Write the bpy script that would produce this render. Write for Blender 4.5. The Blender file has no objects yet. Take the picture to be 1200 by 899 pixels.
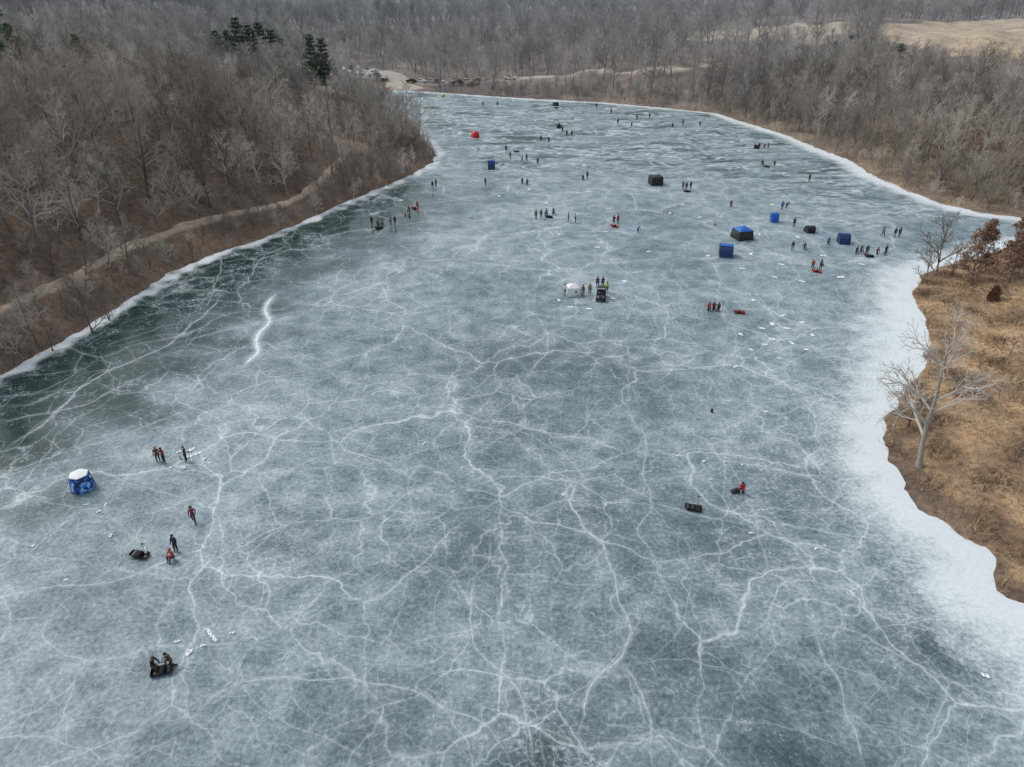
import bpy, bmesh, math, random
import numpy as np
from mathutils import Vector, Matrix
random.seed(7); rng=np.random.default_rng(7)
S=bpy.context.scene; COL=S.collection
PI=math.pi; R=math.radians
# ------------------------------------------------------------ camera
H=42.0; PITCH=R(30.2); F=1200*25/36
cp,sp=math.cos(PITCH),math.sin(PITCH)
cam=bpy.data.cameras.new('camera'); cam.lens=25; cam.sensor_width=36; cam.clip_end=9000; cam.clip_start=0.5
co=bpy.data.objects.new('camera',cam); COL.objects.link(co); co.location=(0,0,H); co.rotation_euler=(PI/2-PITCH,0,0); S.camera=co
def ray(px,py):
    u=(px-600)/F; v=(449.5-py)/F
    return u,cp+v*sp,-sp+v*cp
def P(px,py,z=0.0):
    dx,dy,dz=ray(px,py); t=(z-H)/dz
    return (dx*t,dy*t)
def proj(x,y,z):
    dep=y*cp-(z-H)*sp; up=y*sp+(z-H)*cp
    return 600+F*x/dep, 449.5-F*up/dep
# ------------------------------------------------------------ lake outline
left=[(-900,1100),(-420,640),(-250,560),(-120,496),(0,440),(38,418),(75,400),(120,372),(160,345),(200,320),(250,298),(300,283),(350,262),(392,243),(440,223),(480,206),(508,190),(511,178),(498,166),(485,150),(470,130),(452,113),(440,107)]
far=[(470,106),(500,108),(560,112),(620,116),(700,120),(760,125),(840,133),(870,143),(920,158),(960,175),(1000,190),(1020,205),(1060,222),(1100,238),(1150,250),(1200,256),(1290,256),(1400,252)]
right=[(1400,268),(1290,276),(1200,285),(1150,300),(1100,314),(1078,325),(1070,345),(1085,375),(1090,400),(1083,430),(1052,470),(1035,500),(1040,540),(1072,590),(1110,622),(1150,643),(1172,660),(1165,692),(1200,712),(1300,765),(1500,900),(1900,1250)]
poly=np.array([P(*q) for q in left+far+right])
leftpoly=np.array([P(*q) for q in left[2:14]])
def seg_dist(x,y,pts,closed=True):
    d=np.full(x.shape,1e9); n=len(pts)
    for i in range(n if closed else n-1):
        ax,ay=pts[i]; bx,by=pts[(i+1)%n]; ex,ey=bx-ax,by-ay
        t=np.clip(((x-ax)*ex+(y-ay)*ey)/(ex*ex+ey*ey+1e-9),0,1)
        d=np.minimum(d,np.hypot(x-ax-t*ex,y-ay-t*ey))
    return d
def inside(x,y,pts):
    c=np.zeros(x.shape,bool); n=len(pts)
    for i in range(n):
        ax,ay=pts[i]; bx,by=pts[(i+1)%n]
        if ay==by: continue
        c^=((ay>y)!=(by>y))&(x<(bx-ax)*(y-ay)/(by-ay)+ax)
    return c
def nz(x,y,wl,seed):
    r=np.random.default_rng(seed); o=0
    for k in range(7):
        a=r.uniform(0,2*PI); f=2*PI/wl*r.uniform(.6,1.7); o=o+np.sin((x*math.cos(a)+y*math.sin(a))*f+r.uniform(0,6.28)+1.3*np.sin((x*math.sin(a)-y*math.cos(a))*f*.6))
    return o/4.0
CTRL=np.array([(-70,110,12),(-110,140,16),(-160,180,19),(-90,190,12),(-50,200,6),(-130,260,10),(-90,290,4),(-63,335,2),(-20,340,2),(-30,370,3),(-200,330,12),(-250,450,22),(-100,480,14),(0,430,10),(80,380,10),(0,600,22),(150,600,22),(-200,700,34),
 (200,330,17),(120,300,8),(150,220,9),(110,170,8),(200,160,12),(170,260,14),(250,280,17),(300,400,20),(200,420,19),(250,520,21),(300,800,34),(0,900,36),(-300,900,42),(600,900,36),(-700,900,44),(0,2500,80),(1200,2500,90),(-1200,2500,90),
 (75,80,5),(100,70,8),(80,50,5),(85,98,4),(130,100,7),(130,40,9),(60,20,5),(-100,60,12),(-150,40,16),(0,-80,6)],float)
def sstep(a,b,t):
    t=np.clip((t-a)/(b-a),0,1); return t*t*(3-2*t)
def hfun(x,y):
    x=np.asarray(x,float); y=np.asarray(y,float)
    sd0=seg_dist(x,y,poly); ins=inside(x,y,poly); wob=.45*nz(x,y,7,41)+.2*nz(x,y,3.2,42)
    d=np.where(ins,-sd0,sd0)+wob
    w=0;a=0
    for cx,cy,ca in CTRL:
        k=1/(((x-cx)**2+(y-cy)**2)+150)**1.6
        w=w+k; a=a+k*ca
    A=a/w
    L=np.where((x>40)&(y<118),26,42)
    z=A*sstep(0,1,np.maximum(d,0)/L)*.93+.07*A*np.clip(d/5,0,1)
    z=z+np.clip(d/14,0,1)*(nz(x,y,34,5)*1.0+nz(x,y,11,6)*.35)
    z=z+np.clip(d/40,0,1)*np.clip((y-350)/300,0,1)*nz(x,y,240,8)*10
    z=np.where(d>0,np.maximum(z,.05*np.minimum(d,6)+.02)+.12*np.clip(d/1.2,0,1),np.maximum(d*.35,-1.6))
    return z,d
def hz1(x,y): return float(hfun(np.array([x]),np.array([y]))[0][0])
TT=np.concatenate([np.arange(30,400,1.0),np.arange(400,1500,4.0)])
def G(px,py):
    dx,dy,dz=ray(px,py); x=dx*TT;y=dy*TT;z=H+dz*TT
    h,_=hfun(x,y); h=np.maximum(h,0); i=np.argmax(z<h)
    if i==0: i=len(TT)-1
    a,b=z[i-1]-h[i-1],z[i]-h[i]; t=TT[i-1]+(TT[i]-TT[i-1])*(a/(a-b+1e-9))
    return dx*t,dy*t
# ------------------------------------------------------------ helpers
def tag(o,label=None,cat=None,group=None,kind=None):
    if label: o['label']=label
    if cat: o['category']=cat
    if group: o['group']=group
    if kind: o['kind']=kind
    return o
def empty(name,loc=(0,0,0),rz=0):
    o=bpy.data.objects.new(name,None); COL.objects.link(o); o.location=loc; o.rotation_euler=(0,0,rz); o.empty_display_size=.3
    return o
def link(name,me,parent=None):
    o=bpy.data.objects.new(name,me); COL.objects.link(o)
    if parent: o.parent=parent
    return o
class MB:
    def __init__(s): s.v=[];s.f=[];s.m=[]
    def add(s,vs,fs,m=0):
        n=len(s.v); s.v+=[tuple(q) for q in vs]; s.f+=[tuple(i+n for i in f) for f in fs]; s.m+=[m]*len(fs)
    def box(s,c,d,bev=0.0,m=0,rz=0,taper=1.0):
        x,y,z=d[0]/2,d[1]/2,d[2]/2; b=min(bev,x*.6,y*.6,z*.6)
        if b>0: lv=[(-z,1,b),(-z+b,0,0),(z-b,0,0),(z,1,b)]
        else: lv=[(-z,0,0),(z,0,0)]
        vs=[]
        for (h,_,ins) in lv:
            t=1+(taper-1)*((h+z)/(2*z)) if z>0 else 1
            X=(x-ins)*t;Y=(y-ins)*t; q=b*.7
            ring=[(X-q,-Y),(X,-Y+q),(X,Y-q),(X-q,Y),(-X+q,Y),(-X,Y-q),(-X,-Y+q),(-X+q,-Y)] if b>0 else [(X,-Y),(X,Y),(-X,Y),(-X,-Y)]
            for (a,e) in ring:
                ca,sa=math.cos(rz),math.sin(rz); vs.append((c[0]+a*ca-e*sa,c[1]+a*sa+e*ca,c[2]+h))
        k=8 if b>0 else 4; fs=[]
        for i in range(len(lv)-1):
            for j in range(k): fs.append((i*k+j,i*k+(j+1)%k,(i+1)*k+(j+1)%k,(i+1)*k+j))
        fs.append(tuple(reversed(range(k)))); fs.append(tuple((len(lv)-1)*k+j for j in range(k)))
        s.add(vs,fs,m)
    def tube(s,pts,rad,n=6,m=0,cap=True):
        pts=[Vector(p) for p in pts]; vs=[]
        for i,p in enumerate(pts):
            d=(pts[min(i+1,len(pts)-1)]-pts[max(i-1,0)])
            if d.length<1e-6: d=Vector((0,0,1))
            d.normalize(); a=d.cross(Vector((0,0,1)) if abs(d.z)<.9 else Vector((1,0,0))).normalized(); b=d.cross(a)
            r=rad[i] if hasattr(rad,'__len__') else rad
            for k in range(n):
                t=2*PI*k/n; vs.append(p+a*(r*math.cos(t))+b*(r*math.sin(t)))
        fs=[(i*n+k,i*n+(k+1)%n,(i+1)*n+(k+1)%n,(i+1)*n+k) for i in range(len(pts)-1) for k in range(n)]
        if cap and n>2: fs+= [tuple(reversed(range(n))),tuple((len(pts)-1)*n+k for k in range(n))]
        s.add(vs,fs,m)
    def lathe(s,prof,c=(0,0,0),n=14,m=0,axis='z',sy=1.0):
        vs=[]
        for (r,z) in prof:
            for k in range(n):
                t=2*PI*k/n; a,b=r*math.cos(t),r*math.sin(t)*sy
                vs.append((c[0]+a,c[1]+b,c[2]+z) if axis=='z' else (c[0]+z,c[1]+a,c[2]+b))
        fs=[(i*n+k,i*n+(k+1)%n,(i+1)*n+(k+1)%n,(i+1)*n+k) for i in range(len(prof)-1) for k in range(n)]
        fs+=[tuple(reversed(range(n))),tuple((len(prof)-1)*n+k for k in range(n))]
        s.add(vs,fs,m)
    def mesh(s,name,mats,smooth=False):
        me=bpy.data.meshes.new(name); me.from_pydata(s.v,[],s.f)
        for mt in (mats if isinstance(mats,(list,tuple)) else [mats]): me.materials.append(mt)
        me.polygons.foreach_set('material_index',s.m)
        if smooth: me.polygons.foreach_set('use_smooth',[True]*len(s.f))
        me.update(); return me
    def build(s,name,mats,parent=None,smooth=False): return link(name,s.mesh(name,mats,smooth),parent)
# ------------------------------------------------------------ materials
HAZE_TINT=(.335,.39,.44,1)
class NT:
    def __init__(s,name):
        s.mat=bpy.data.materials.new(name); s.mat.use_nodes=True; s.t=s.mat.node_tree; s.b=s.t.nodes['Principled BSDF']; s.out=s.t.nodes['Material Output']
    def n(s,ty,ins={},**kw):
        x=s.t.nodes.new(ty)
        for k,v in kw.items(): setattr(x,k,v)
        for k,v in ins.items():
            if isinstance(v,bpy.types.NodeSocket): s.t.links.new(v,x.inputs[k])
            else: x.inputs[k].default_value=v
        return x
    def pos(s): return s.n('ShaderNodeNewGeometry').outputs['Position']
    def noise(s,vec,scale,detail=4,rough=.55,dist=0,col=False):
        x=s.n('ShaderNodeTexNoise',{'Vector':vec,'Scale':scale,'Detail':detail,'Roughness':rough,'Distortion':dist}); return x.outputs['Color' if col else 'Fac']
    def m(s,op,a,b=0.0,c=None,clamp=False):
        i={0:a,1:b}
        if c is not None: i[2]=c
        return s.n('ShaderNodeMath',i,operation=op,use_clamp=clamp).outputs[0]
    def mr(s,v,a,b,c=0.0,d=1.0,sm=False): return s.n('ShaderNodeMapRange',{'Value':v,'From Min':a,'From Max':b,'To Min':c,'To Max':d},interpolation_type='SMOOTHSTEP' if sm else 'LINEAR').outputs[0]
    def mix(s,f,a,b,bt='MIX'):
        x=s.n('ShaderNodeMix',data_type='RGBA',blend_type=bt)
        for idx,v in ((0,f),(6,a),(7,b)):
            if isinstance(v,bpy.types.NodeSocket): s.t.links.new(v,x.inputs[idx])
            else: x.inputs[idx].default_value=v if idx==0 else ((*v,1) if len(v)==3 else v)
        return x.outputs[2]
    def ramp(s,f,stops):
        x=s.n('ShaderNodeValToRGB',{'Fac':f}); cr=x.color_ramp
        while len(cr.elements)<len(stops): cr.elements.new(.5)
        for e,(p,c) in zip(cr.elements,stops): e.position=p; e.color=(*c,1)
        return x.outputs[0]
    def attr(s,name): return s.n('ShaderNodeAttribute',attribute_name=name)
    def set(s,k,v):
        if isinstance(v,bpy.types.NodeSocket): s.t.links.new(v,s.b.inputs[k])
        else: s.b.inputs[k].default_value=v
    def haze(s,c,amt=.75):  # distance haze painted into the base colour, bluer grey with growing world y
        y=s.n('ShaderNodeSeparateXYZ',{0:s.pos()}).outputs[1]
        return s.mix(s.mr(y,170,650,0,amt),c,HAZE_TINT)
def simple(name,col,rough=.7,var=.25,scale=6,metal=0):
    k=NT(name); tc=k.n('ShaderNodeTexCoord').outputs['Object']
    n=k.noise(tc,scale,4); k.set('Base Color',k.mix(k.mr(n,.3,.7),tuple(c*(1-var) for c in col),tuple(min(1,c*(1+var)) for c in col)))
    k.set('Roughness',rough); k.set('Metallic',metal); return k.mat
g=NT('ground_litter'); pos=g.pos(); c=g.attr('gcol').outputs['Color']
n1=g.noise(pos,.12,6,.65); n2=g.noise(pos,1.3,6,.7)
f=g.m('ADD',g.m('MULTIPLY',n1,.45),g.m('MULTIPLY',n2,.55))
c=g.mix(1.0,c,g.ramp(f,[(.36,(.42,.42,.44)),(.5,(1,1,1)),(.64,(1.75,1.62,1.45))]),'MULTIPLY')
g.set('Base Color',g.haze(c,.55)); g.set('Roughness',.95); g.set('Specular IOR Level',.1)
bmp=g.n('ShaderNodeBump',{'Strength':.6,'Distance':.3,'Height':n2}); g.set('Normal',bmp.outputs[0]); M_ground=g.mat
g=NT('dirt_track'); pos=g.pos(); n1=g.noise(pos,.8,6,.7)
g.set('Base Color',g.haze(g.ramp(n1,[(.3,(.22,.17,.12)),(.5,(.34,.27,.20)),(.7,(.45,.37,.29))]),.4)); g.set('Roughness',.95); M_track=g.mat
g=NT('gravel_lot'); pos=g.pos(); n1=g.noise(pos,.5,6,.7)
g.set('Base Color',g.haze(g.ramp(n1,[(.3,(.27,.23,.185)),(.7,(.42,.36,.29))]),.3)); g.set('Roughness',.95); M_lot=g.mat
# ice
g=NT('lake_ice'); pos=g.pos()
def vsc(v,s): return g.n('ShaderNodeVectorMath',{0:g.n('ShaderNodeVectorMath',{0:v,1:(.5,.5,.5)},operation='SUBTRACT').outputs[0],'Scale':s},operation='SCALE').outputs[0]
def vadd(a,b): return g.n('ShaderNodeVectorMath',{0:a,1:b},operation='ADD').outputs[0]
wv=vsc(g.noise(pos,.08,1,.5,col=True),7.0); wv2=vsc(g.noise(pos,.42,2,.5,col=True),1.6)
p1=vadd(vadd(pos,wv),wv2); p2=vadd(p1,(37.,91.,0.))
def vor(p,sc): return g.n('ShaderNodeTexVoronoi',{'Vector':p,'Scale':sc},feature='DISTANCE_TO_EDGE').outputs['Distance']
def line(v,w_,pw=1.6): return g.m('POWER',g.mr(v,0,w_,1,0),pw)
bk=g.noise(pos,.06,3,.6)
m1=g.noise(pos,.055,4,.6); m2=g.noise(pos,.34,7,.70); m3=g.noise(pos,2.8,6,.82)
v1=vor(p1,.062); l1=g.m('MULTIPLY',g.m('ADD',line(v1,.0078,1.2),g.m('MULTIPLY',line(v1,.055),.24)),g.mr(bk,.40,.56,.20,.66))
v2=vor(p2,.15); l2=g.m('MULTIPLY',g.m('ADD',line(v2,.013,1.2),g.m('MULTIPLY',line(v2,.09),.18)),g.mr(m1,.38,.56,.14,.56))
v3=vor(p1,.42); l3=g.m('MULTIPLY',line(v3,.028),g.mr(bk,.38,.58,.12,.42))
cr=g.m('MULTIPLY',g.m('ADD',l1,g.m('ADD',l2,l3)),g.mr(m3,.34,.56,.6,1.1),clamp=True)
f=g.m('ADD',g.m('ADD',g.m('MULTIPLY',m1,.22),g.m('MULTIPLY',m2,.34)),g.m('MULTIPLY',m3,.44))
base=g.ramp(f,[(.40,(.058,.096,.108)),(.465,(.135,.188,.207)),(.53,(.240,.302,.327)),(.61,(.40,.46,.482))])
clear=g.attr('clear').outputs['Fac']; snow=g.attr('snow').outputs['Fac']; rip=g.attr('ripple').outputs['Fac']
p3=g.n('ShaderNodeVectorMath',{0:p1,1:(.38,1.0,1.0)},operation='MULTIPLY').outputs[0]
rn=g.noise(p3,.115,3,.5); rn2=g.noise(vadd(p3,(20.,5.,3.)),.21,3,.6)
def cont(v,c,w_,a): return g.mr(g.m('ABSOLUTE',g.m('SUBTRACT',v,c)),0,w_,a,0)
band=g.m('ADD',g.m('ADD',cont(rn,.44,.020,.8),cont(rn,.51,.026,.95)),g.m('ADD',cont(rn,.575,.020,.8),g.m('ADD',cont(rn2,.46,.018,.45),cont(rn2,.55,.020,.6))),clamp=True)
ripc=g.mix(g.m('MULTIPLY',band,g.mr(m2,.40,.54,.45,1)),g.mix(g.mr(rn2,.44,.56),(.028,.060,.063),(.14,.195,.21)),(.48,.55,.57))  # far ice: white wavy bands over far-shore reflection painted as dark colour
base=g.mix(g.m('MULTIPLY',rip,g.mr(bk,.38,.50,.35,1.0)),base,ripc)
cf=g.m('MULTIPLY',clear,g.mr(f,.61,.51,.15,1),clamp=True)
base=g.mix(cf,base,(.010,.032,.030))
base=g.mix(g.m('MULTIPLY',g.m('MULTIPLY',cr,.85),g.m('MULTIPLY',g.mr(rip,0,1,1,.35),g.mr(cf,0,1,1,.65))),base,(.60,.67,.69))
sn=g.mr(g.m('ADD',snow,g.m('MULTIPLY',g.m('SUBTRACT',f,.5),2.6)),.03,1.12,0,1,True)
base=g.mix(g.m('MULTIPLY',sn,.88),base,g.mix(m3,(.46,.53,.55),(.78,.81,.82)))
g.set('Base Color',base)
ro=g.mix(cf,(.5,)*3,(.06,)*3); ro=g.mix(sn,ro,(.8,)*3); g.set('Roughness',g.m('ADD',ro,g.m('MULTIPLY',cr,.25)))
g.set('IOR',1.31); g.set('Specular IOR Level',.42)
bm_=g.n('ShaderNodeBump',{'Strength':.08,'Distance':.08,'Height':g.m('ADD',m3,cr)}); g.set('Normal',bm_.outputs[0]); M_ice=g.mat
g=NT('crack_frost'); pos=g.pos(); a=g.attr('fade').outputs['Fac']; n=g.noise(pos,1.8,4,.8)
al=g.m('MULTIPLY',g.m('POWER',a,1.4),g.mr(n,.34,.58,.3,.9),clamp=True)
g.set('Base Color',(.60,.67,.69,1)); g.set('Roughness',.75); g.set('Alpha',al); M_crack=g.mat
def bark(name,dark,light,hz=.72):
    k=NT(name); rnd=k.n('ShaderNodeObjectInfo').outputs['Random']; p=k.pos(); n=k.noise(p,.9,2,.6)
    c=k.mix(k.m('ADD',k.m('MULTIPLY',rnd,.85),k.m('MULTIPLY',n,.15)),dark,light)
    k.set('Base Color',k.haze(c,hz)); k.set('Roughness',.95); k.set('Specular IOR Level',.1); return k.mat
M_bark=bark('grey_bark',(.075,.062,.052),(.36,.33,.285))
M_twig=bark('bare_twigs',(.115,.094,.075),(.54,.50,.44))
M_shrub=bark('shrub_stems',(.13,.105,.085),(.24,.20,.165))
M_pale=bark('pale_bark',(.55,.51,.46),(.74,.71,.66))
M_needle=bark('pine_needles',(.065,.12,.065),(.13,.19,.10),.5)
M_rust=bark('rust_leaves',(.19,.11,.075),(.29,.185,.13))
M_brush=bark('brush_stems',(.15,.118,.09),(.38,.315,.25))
g=NT('dry_grass'); pos=g.pos(); n=g.noise(pos,.20,5,.65); n2=g.noise(pos,2.5,3,.6)
g.set('Base Color',g.ramp(g.m('ADD',g.m('MULTIPLY',n,.7),g.m('MULTIPLY',n2,.3)),[(.43,(.12,.085,.06)),(.49,(.27,.19,.12)),(.55,(.44,.325,.195)),(.64,(.62,.50,.34))])); g.set('Roughness',.9); M_grass=g.mat
# ------------------------------------------------------------ world & sun
W=bpy.data.worlds.new('World'); S.world=W; W.use_nodes=True; wt=W.node_tree; bg=wt.nodes['Background']
sky=wt.nodes.new('ShaderNodeTexSky'); sky.sky_type='NISHITA'; sky.sun_disc=False; sky.sun_elevation=R(50); sky.sun_rotation=R(-60)
sky.air_density=1.2; sky.dust_density=3.0
hs=wt.nodes.new('ShaderNodeHueSaturation'); hs.inputs['Saturation'].default_value=.52; hs.inputs['Value'].default_value=1.15
wt.links.new(sky.outputs[0],hs.inputs['Color']); wt.links.new(hs.outputs[0],bg.inputs['Color']); bg.inputs['Strength'].default_value=.15
sl=bpy.data.lights.new('sun','SUN'); sl.energy=1.45; sl.angle=R(16); sl.color=(1,.965,.92)
so=bpy.data.objects.new('sun',sl); COL.objects.link(so)
sd=Vector((math.sin(R(-60))*math.cos(R(50)),math.cos(R(-60))*math.cos(R(50)),math.sin(R(50)))); so.rotation_euler=sd.to_track_quat('Z','Y').to_euler()
S.view_settings.view_transform='Standard'; S.view_settings.look='None'; S.view_settings.exposure=0
# ------------------------------------------------------------ paths
path_pts=[G(*q) for q in [(-60,392),(0,364),(50,345),(95,322),(125,300),(160,287),(215,264),(260,254),(310,245),(350,236),(372,216),(388,198),(405,185),(400,172),(392,160)]]
road_pts=[G(*q) for q in [(478,97),(540,97),(600,95),(660,91),(720,87),(780,82),(850,79),(920,80)]]
lot_pts=[G(*q) for q in [(395,97),(402,80),(440,80),(480,92),(500,104),(470,107),(445,108),(425,103)]]
FPA=[(1035,47),(1030,30),(1200,22),(1330,20),(1330,70),(1200,74),(1110,64)]; FPB=[(790,44),(800,36),(900,31),(1010,27),(1005,40),(960,46),(860,47)]
field_a=[G(*q) for q in FPA]; field_b=[G(*q) for q in FPB]
# ------------------------------------------------------------ terrain
ys=[-60.0]
while ys[-1]<3200: ys.append(ys[-1]+max(.9,ys[-1]*.010))
ys=np.array(ys); sc=np.linspace(-1,1,460)
X=np.outer(130+.95*np.maximum(ys,0),sc); Y=np.repeat(ys[:,None],len(sc),1)
Z,D=hfun(X.ravel(),Y.ravel()); Xr,Yr=X.ravel(),Y.ravel()
def grid_mesh(name,Xr,Yr,Zr,nr,nc,mat):
    me=bpy.data.meshes.new(name); idx=np.arange(nr*nc).reshape(nr,nc)
    q=np.stack([idx[:-1,:-1],idx[:-1,1:],idx[1:,1:],idx[1:,:-1]],-1).reshape(-1,4)
    me.vertices.add(len(Xr)); me.vertices.foreach_set('co',np.stack([Xr,Yr,Zr],1).astype(np.float32).ravel())
    me.loops.add(q.size); me.loops.foreach_set('vertex_index',q.ravel().astype(np.int32))
    me.polygons.add(len(q)); me.polygons.foreach_set('loop_start',np.arange(0,q.size,4,dtype=np.int32)); me.polygons.foreach_set('loop_total',np.full(len(q),4,np.int32))
    me.polygons.foreach_set('use_smooth',np.ones(len(q),bool)); me.materials.append(mat); me.update(calc_edges=True); me.validate(); return me
me=grid_mesh('ground',Xr,Yr,Z,len(ys),len(sc),M_ground)
def lerp(a,b,t): return a*(1-t[:,None])+np.array(b)[None,:]*t[:,None]
gc=np.tile(np.array([.155,.115,.088]),(len(Xr),1))
gc=lerp(gc,(.23,.18,.14),sstep(.3,1.1,nz(Xr,Yr,45,77)))
gc=lerp(gc,(.24,.19,.14),sstep(20,2,D)*sstep(100,140,Yr)*(Xr>20)*.7)
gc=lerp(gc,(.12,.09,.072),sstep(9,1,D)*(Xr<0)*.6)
nearR=(Xr>40)&(Yr<122)
gc=np.where(nearR[:,None],lerp(np.tile(np.array([.30,.215,.135]),(len(Xr),1)),(.14,.10,.07),sstep(-.2,.8,nz(Xr,Yr,14,31))),gc)
for fp,cc in ((field_a,(.37,.285,.18)),(field_b,(.31,.245,.165))):
    fa=np.array(fp); gc[inside(Xr,Yr,fa)]=cc
gc=lerp(gc,(.19,.16,.12),sstep(350,600,Yr)*sstep(.2,.8,nz(Xr,Yr,120,99))*.8*(~inside(Xr,Yr,np.array(field_a)))*(~inside(Xr,Yr,np.array(field_b))))
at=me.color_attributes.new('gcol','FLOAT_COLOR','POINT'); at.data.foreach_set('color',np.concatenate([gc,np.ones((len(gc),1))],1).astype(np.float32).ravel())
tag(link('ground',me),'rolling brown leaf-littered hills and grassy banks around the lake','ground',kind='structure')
# ice sheet
ys2=[-40.0]
while ys2[-1]<345: ys2.append(ys2[-1]+max(.6,ys2[-1]*.006))
ys2=np.array(ys2); sc2=np.linspace(-1,1,360); X2=np.outer(110+.78*np.maximum(ys2,0),sc2).ravel(); Y2=np.repeat(ys2[:,None],len(sc2),1).ravel()
me=grid_mesh('frozen_lake',X2,Y2,np.zeros(len(X2)),len(ys2),len(sc2),M_ice)
d2=np.where(inside(X2,Y2,poly),seg_dist(X2,Y2,poly),0)
sw=0;sa=0
for (px,py,ww) in [(0,440,4.2),(100,385,2.6),(200,320,4.2),(300,285,2.6),(400,240,3.6),(510,185,3.8),(480,140,2.4),(600,115,3),(760,126,3),(900,150,5),(1020,200,6),(1100,238,5),(1200,256,4),(1075,300,7),(1072,345,10),(1085,390,12),(1080,430,11),(1035,490,8),(1040,540,7),(1100,615,7),(1170,660,9.5),(1200,720,11),(1300,780,10)]:
    x,y=P(px,py); k=1/((X2-x)**2+(Y2-y)**2+30)**2; sw=sw+k; sa=sa+k*ww
wid=sa/sw; snow=1.30*np.clip(1-d2/wid,0,1)+.13*np.exp(-(d2/(wid*1.9))**2)*(X2>0)+np.where(X2<0,.80,.16)*nz(X2,Y2,5,61)*np.exp(-(d2/wid)**2)-np.where(X2<0,.08,.03)
dl=seg_dist(X2,Y2,leftpoly,False)
cl=sstep(30,13,dl+6*nz(X2,Y2,14,62))*sstep(185,140,Y2)
for (px,py,rad,st) in [(640,885,3,.7),(470,225,7,.8),(930,900,3,.6),(1085,760,3,.5),(700,600,4,.4),(590,420,7,.4),(720,430,6,.35),(330,640,4,.3),(860,640,4,.4),(560,640,4,.4),(800,780,4,.4),(450,860,3,.35),(930,560,5,.35),(600,500,5,.35)]:
    x,y=P(px,py); cl+=st*np.exp(-((X2-x)**2+(Y2-y)**2)/(rad*rad*1.6))
cl=np.clip(cl*1.1,0,1)*sstep(.6,2.0,d2)
rp=np.clip(sstep(150,190,Y2)+.7*sstep(40,70,X2)*sstep(118,145,Y2),0,1)*sstep(1.0,6,d2)
for nme,arr in (('snow',snow),('clear',cl),('ripple',rp)):
    a=me.attributes.new(nme,'FLOAT','POINT'); a.data.foreach_set('value',arr.astype(np.float32))
tag(link('frozen_lake',me),'grey teal frozen lake surface veined with white cracks','lake ice',kind='structure')
# ------------------------------------------------------------ crack ribbons
rv=[];rf=[];ra=[];zc=[.006]
def ribbon(pts,w0,w1=None,strength=1.0,endfade=True,jit=.3):
    w1=w0 if w1 is None else w1
    q=[Vector((p[0],p[1],0)) for p in pts]; out=[]
    for a,b in zip(q[:-1],q[1:]):
        n=max(1,int((b-a).length/.6))
        for i in range(n): out.append(a.lerp(b,i/n))
    out.append(q[-1])
    for it in range(3): out=[out[0]]+[(out[i-1]+out[i]*2+out[i+1])/4 for i in range(1,len(out)-1)]+[out[-1]]
    ph=random.random()*100; k1,k2=random.uniform(.25,.4),random.uniform(.7,1.1)
    for i in range(len(out)):
        out[i]=out[i]+Vector((random.gauss(0,jit*.14),random.gauss(0,jit*.14),0))+Vector((math.sin(i*k1+ph),math.cos(i*k1*.83+ph*2),0))*jit*.9+Vector((math.sin(i*k2+ph*3),math.cos(i*k2+ph),0))*jit*.4
    z=zc[0]; zc[0]+=.0004; n=len(out); base=len(rv)
    for i,p in enumerate(out):
        d=out[min(i+1,n-1)]-out[max(i-1,0)]; d=d.normalized() if d.length>1e-6 else Vector((1,0,0)); s=Vector((-d.y,d.x,0)); t=i/max(1,n-1)
        w=(w0+(w1-w0)*t)*random.uniform(.65,1.3); e=min(1,min(t,1-t)*8+.05) if endfade else 1
        for k,(o_,a_) in enumerate(((-3.4,0),(-.9,.42),(0,.95),(.9,.42),(3.4,0))):
            pp=p+s*(w*o_); rv.append((pp.x,pp.y,z)); ra.append(a_*e*strength)
    for i in range(n-1):
        for k in range(4): a=base+i*5+k; rf.append((a,a+1,a+6,a+5))
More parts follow.
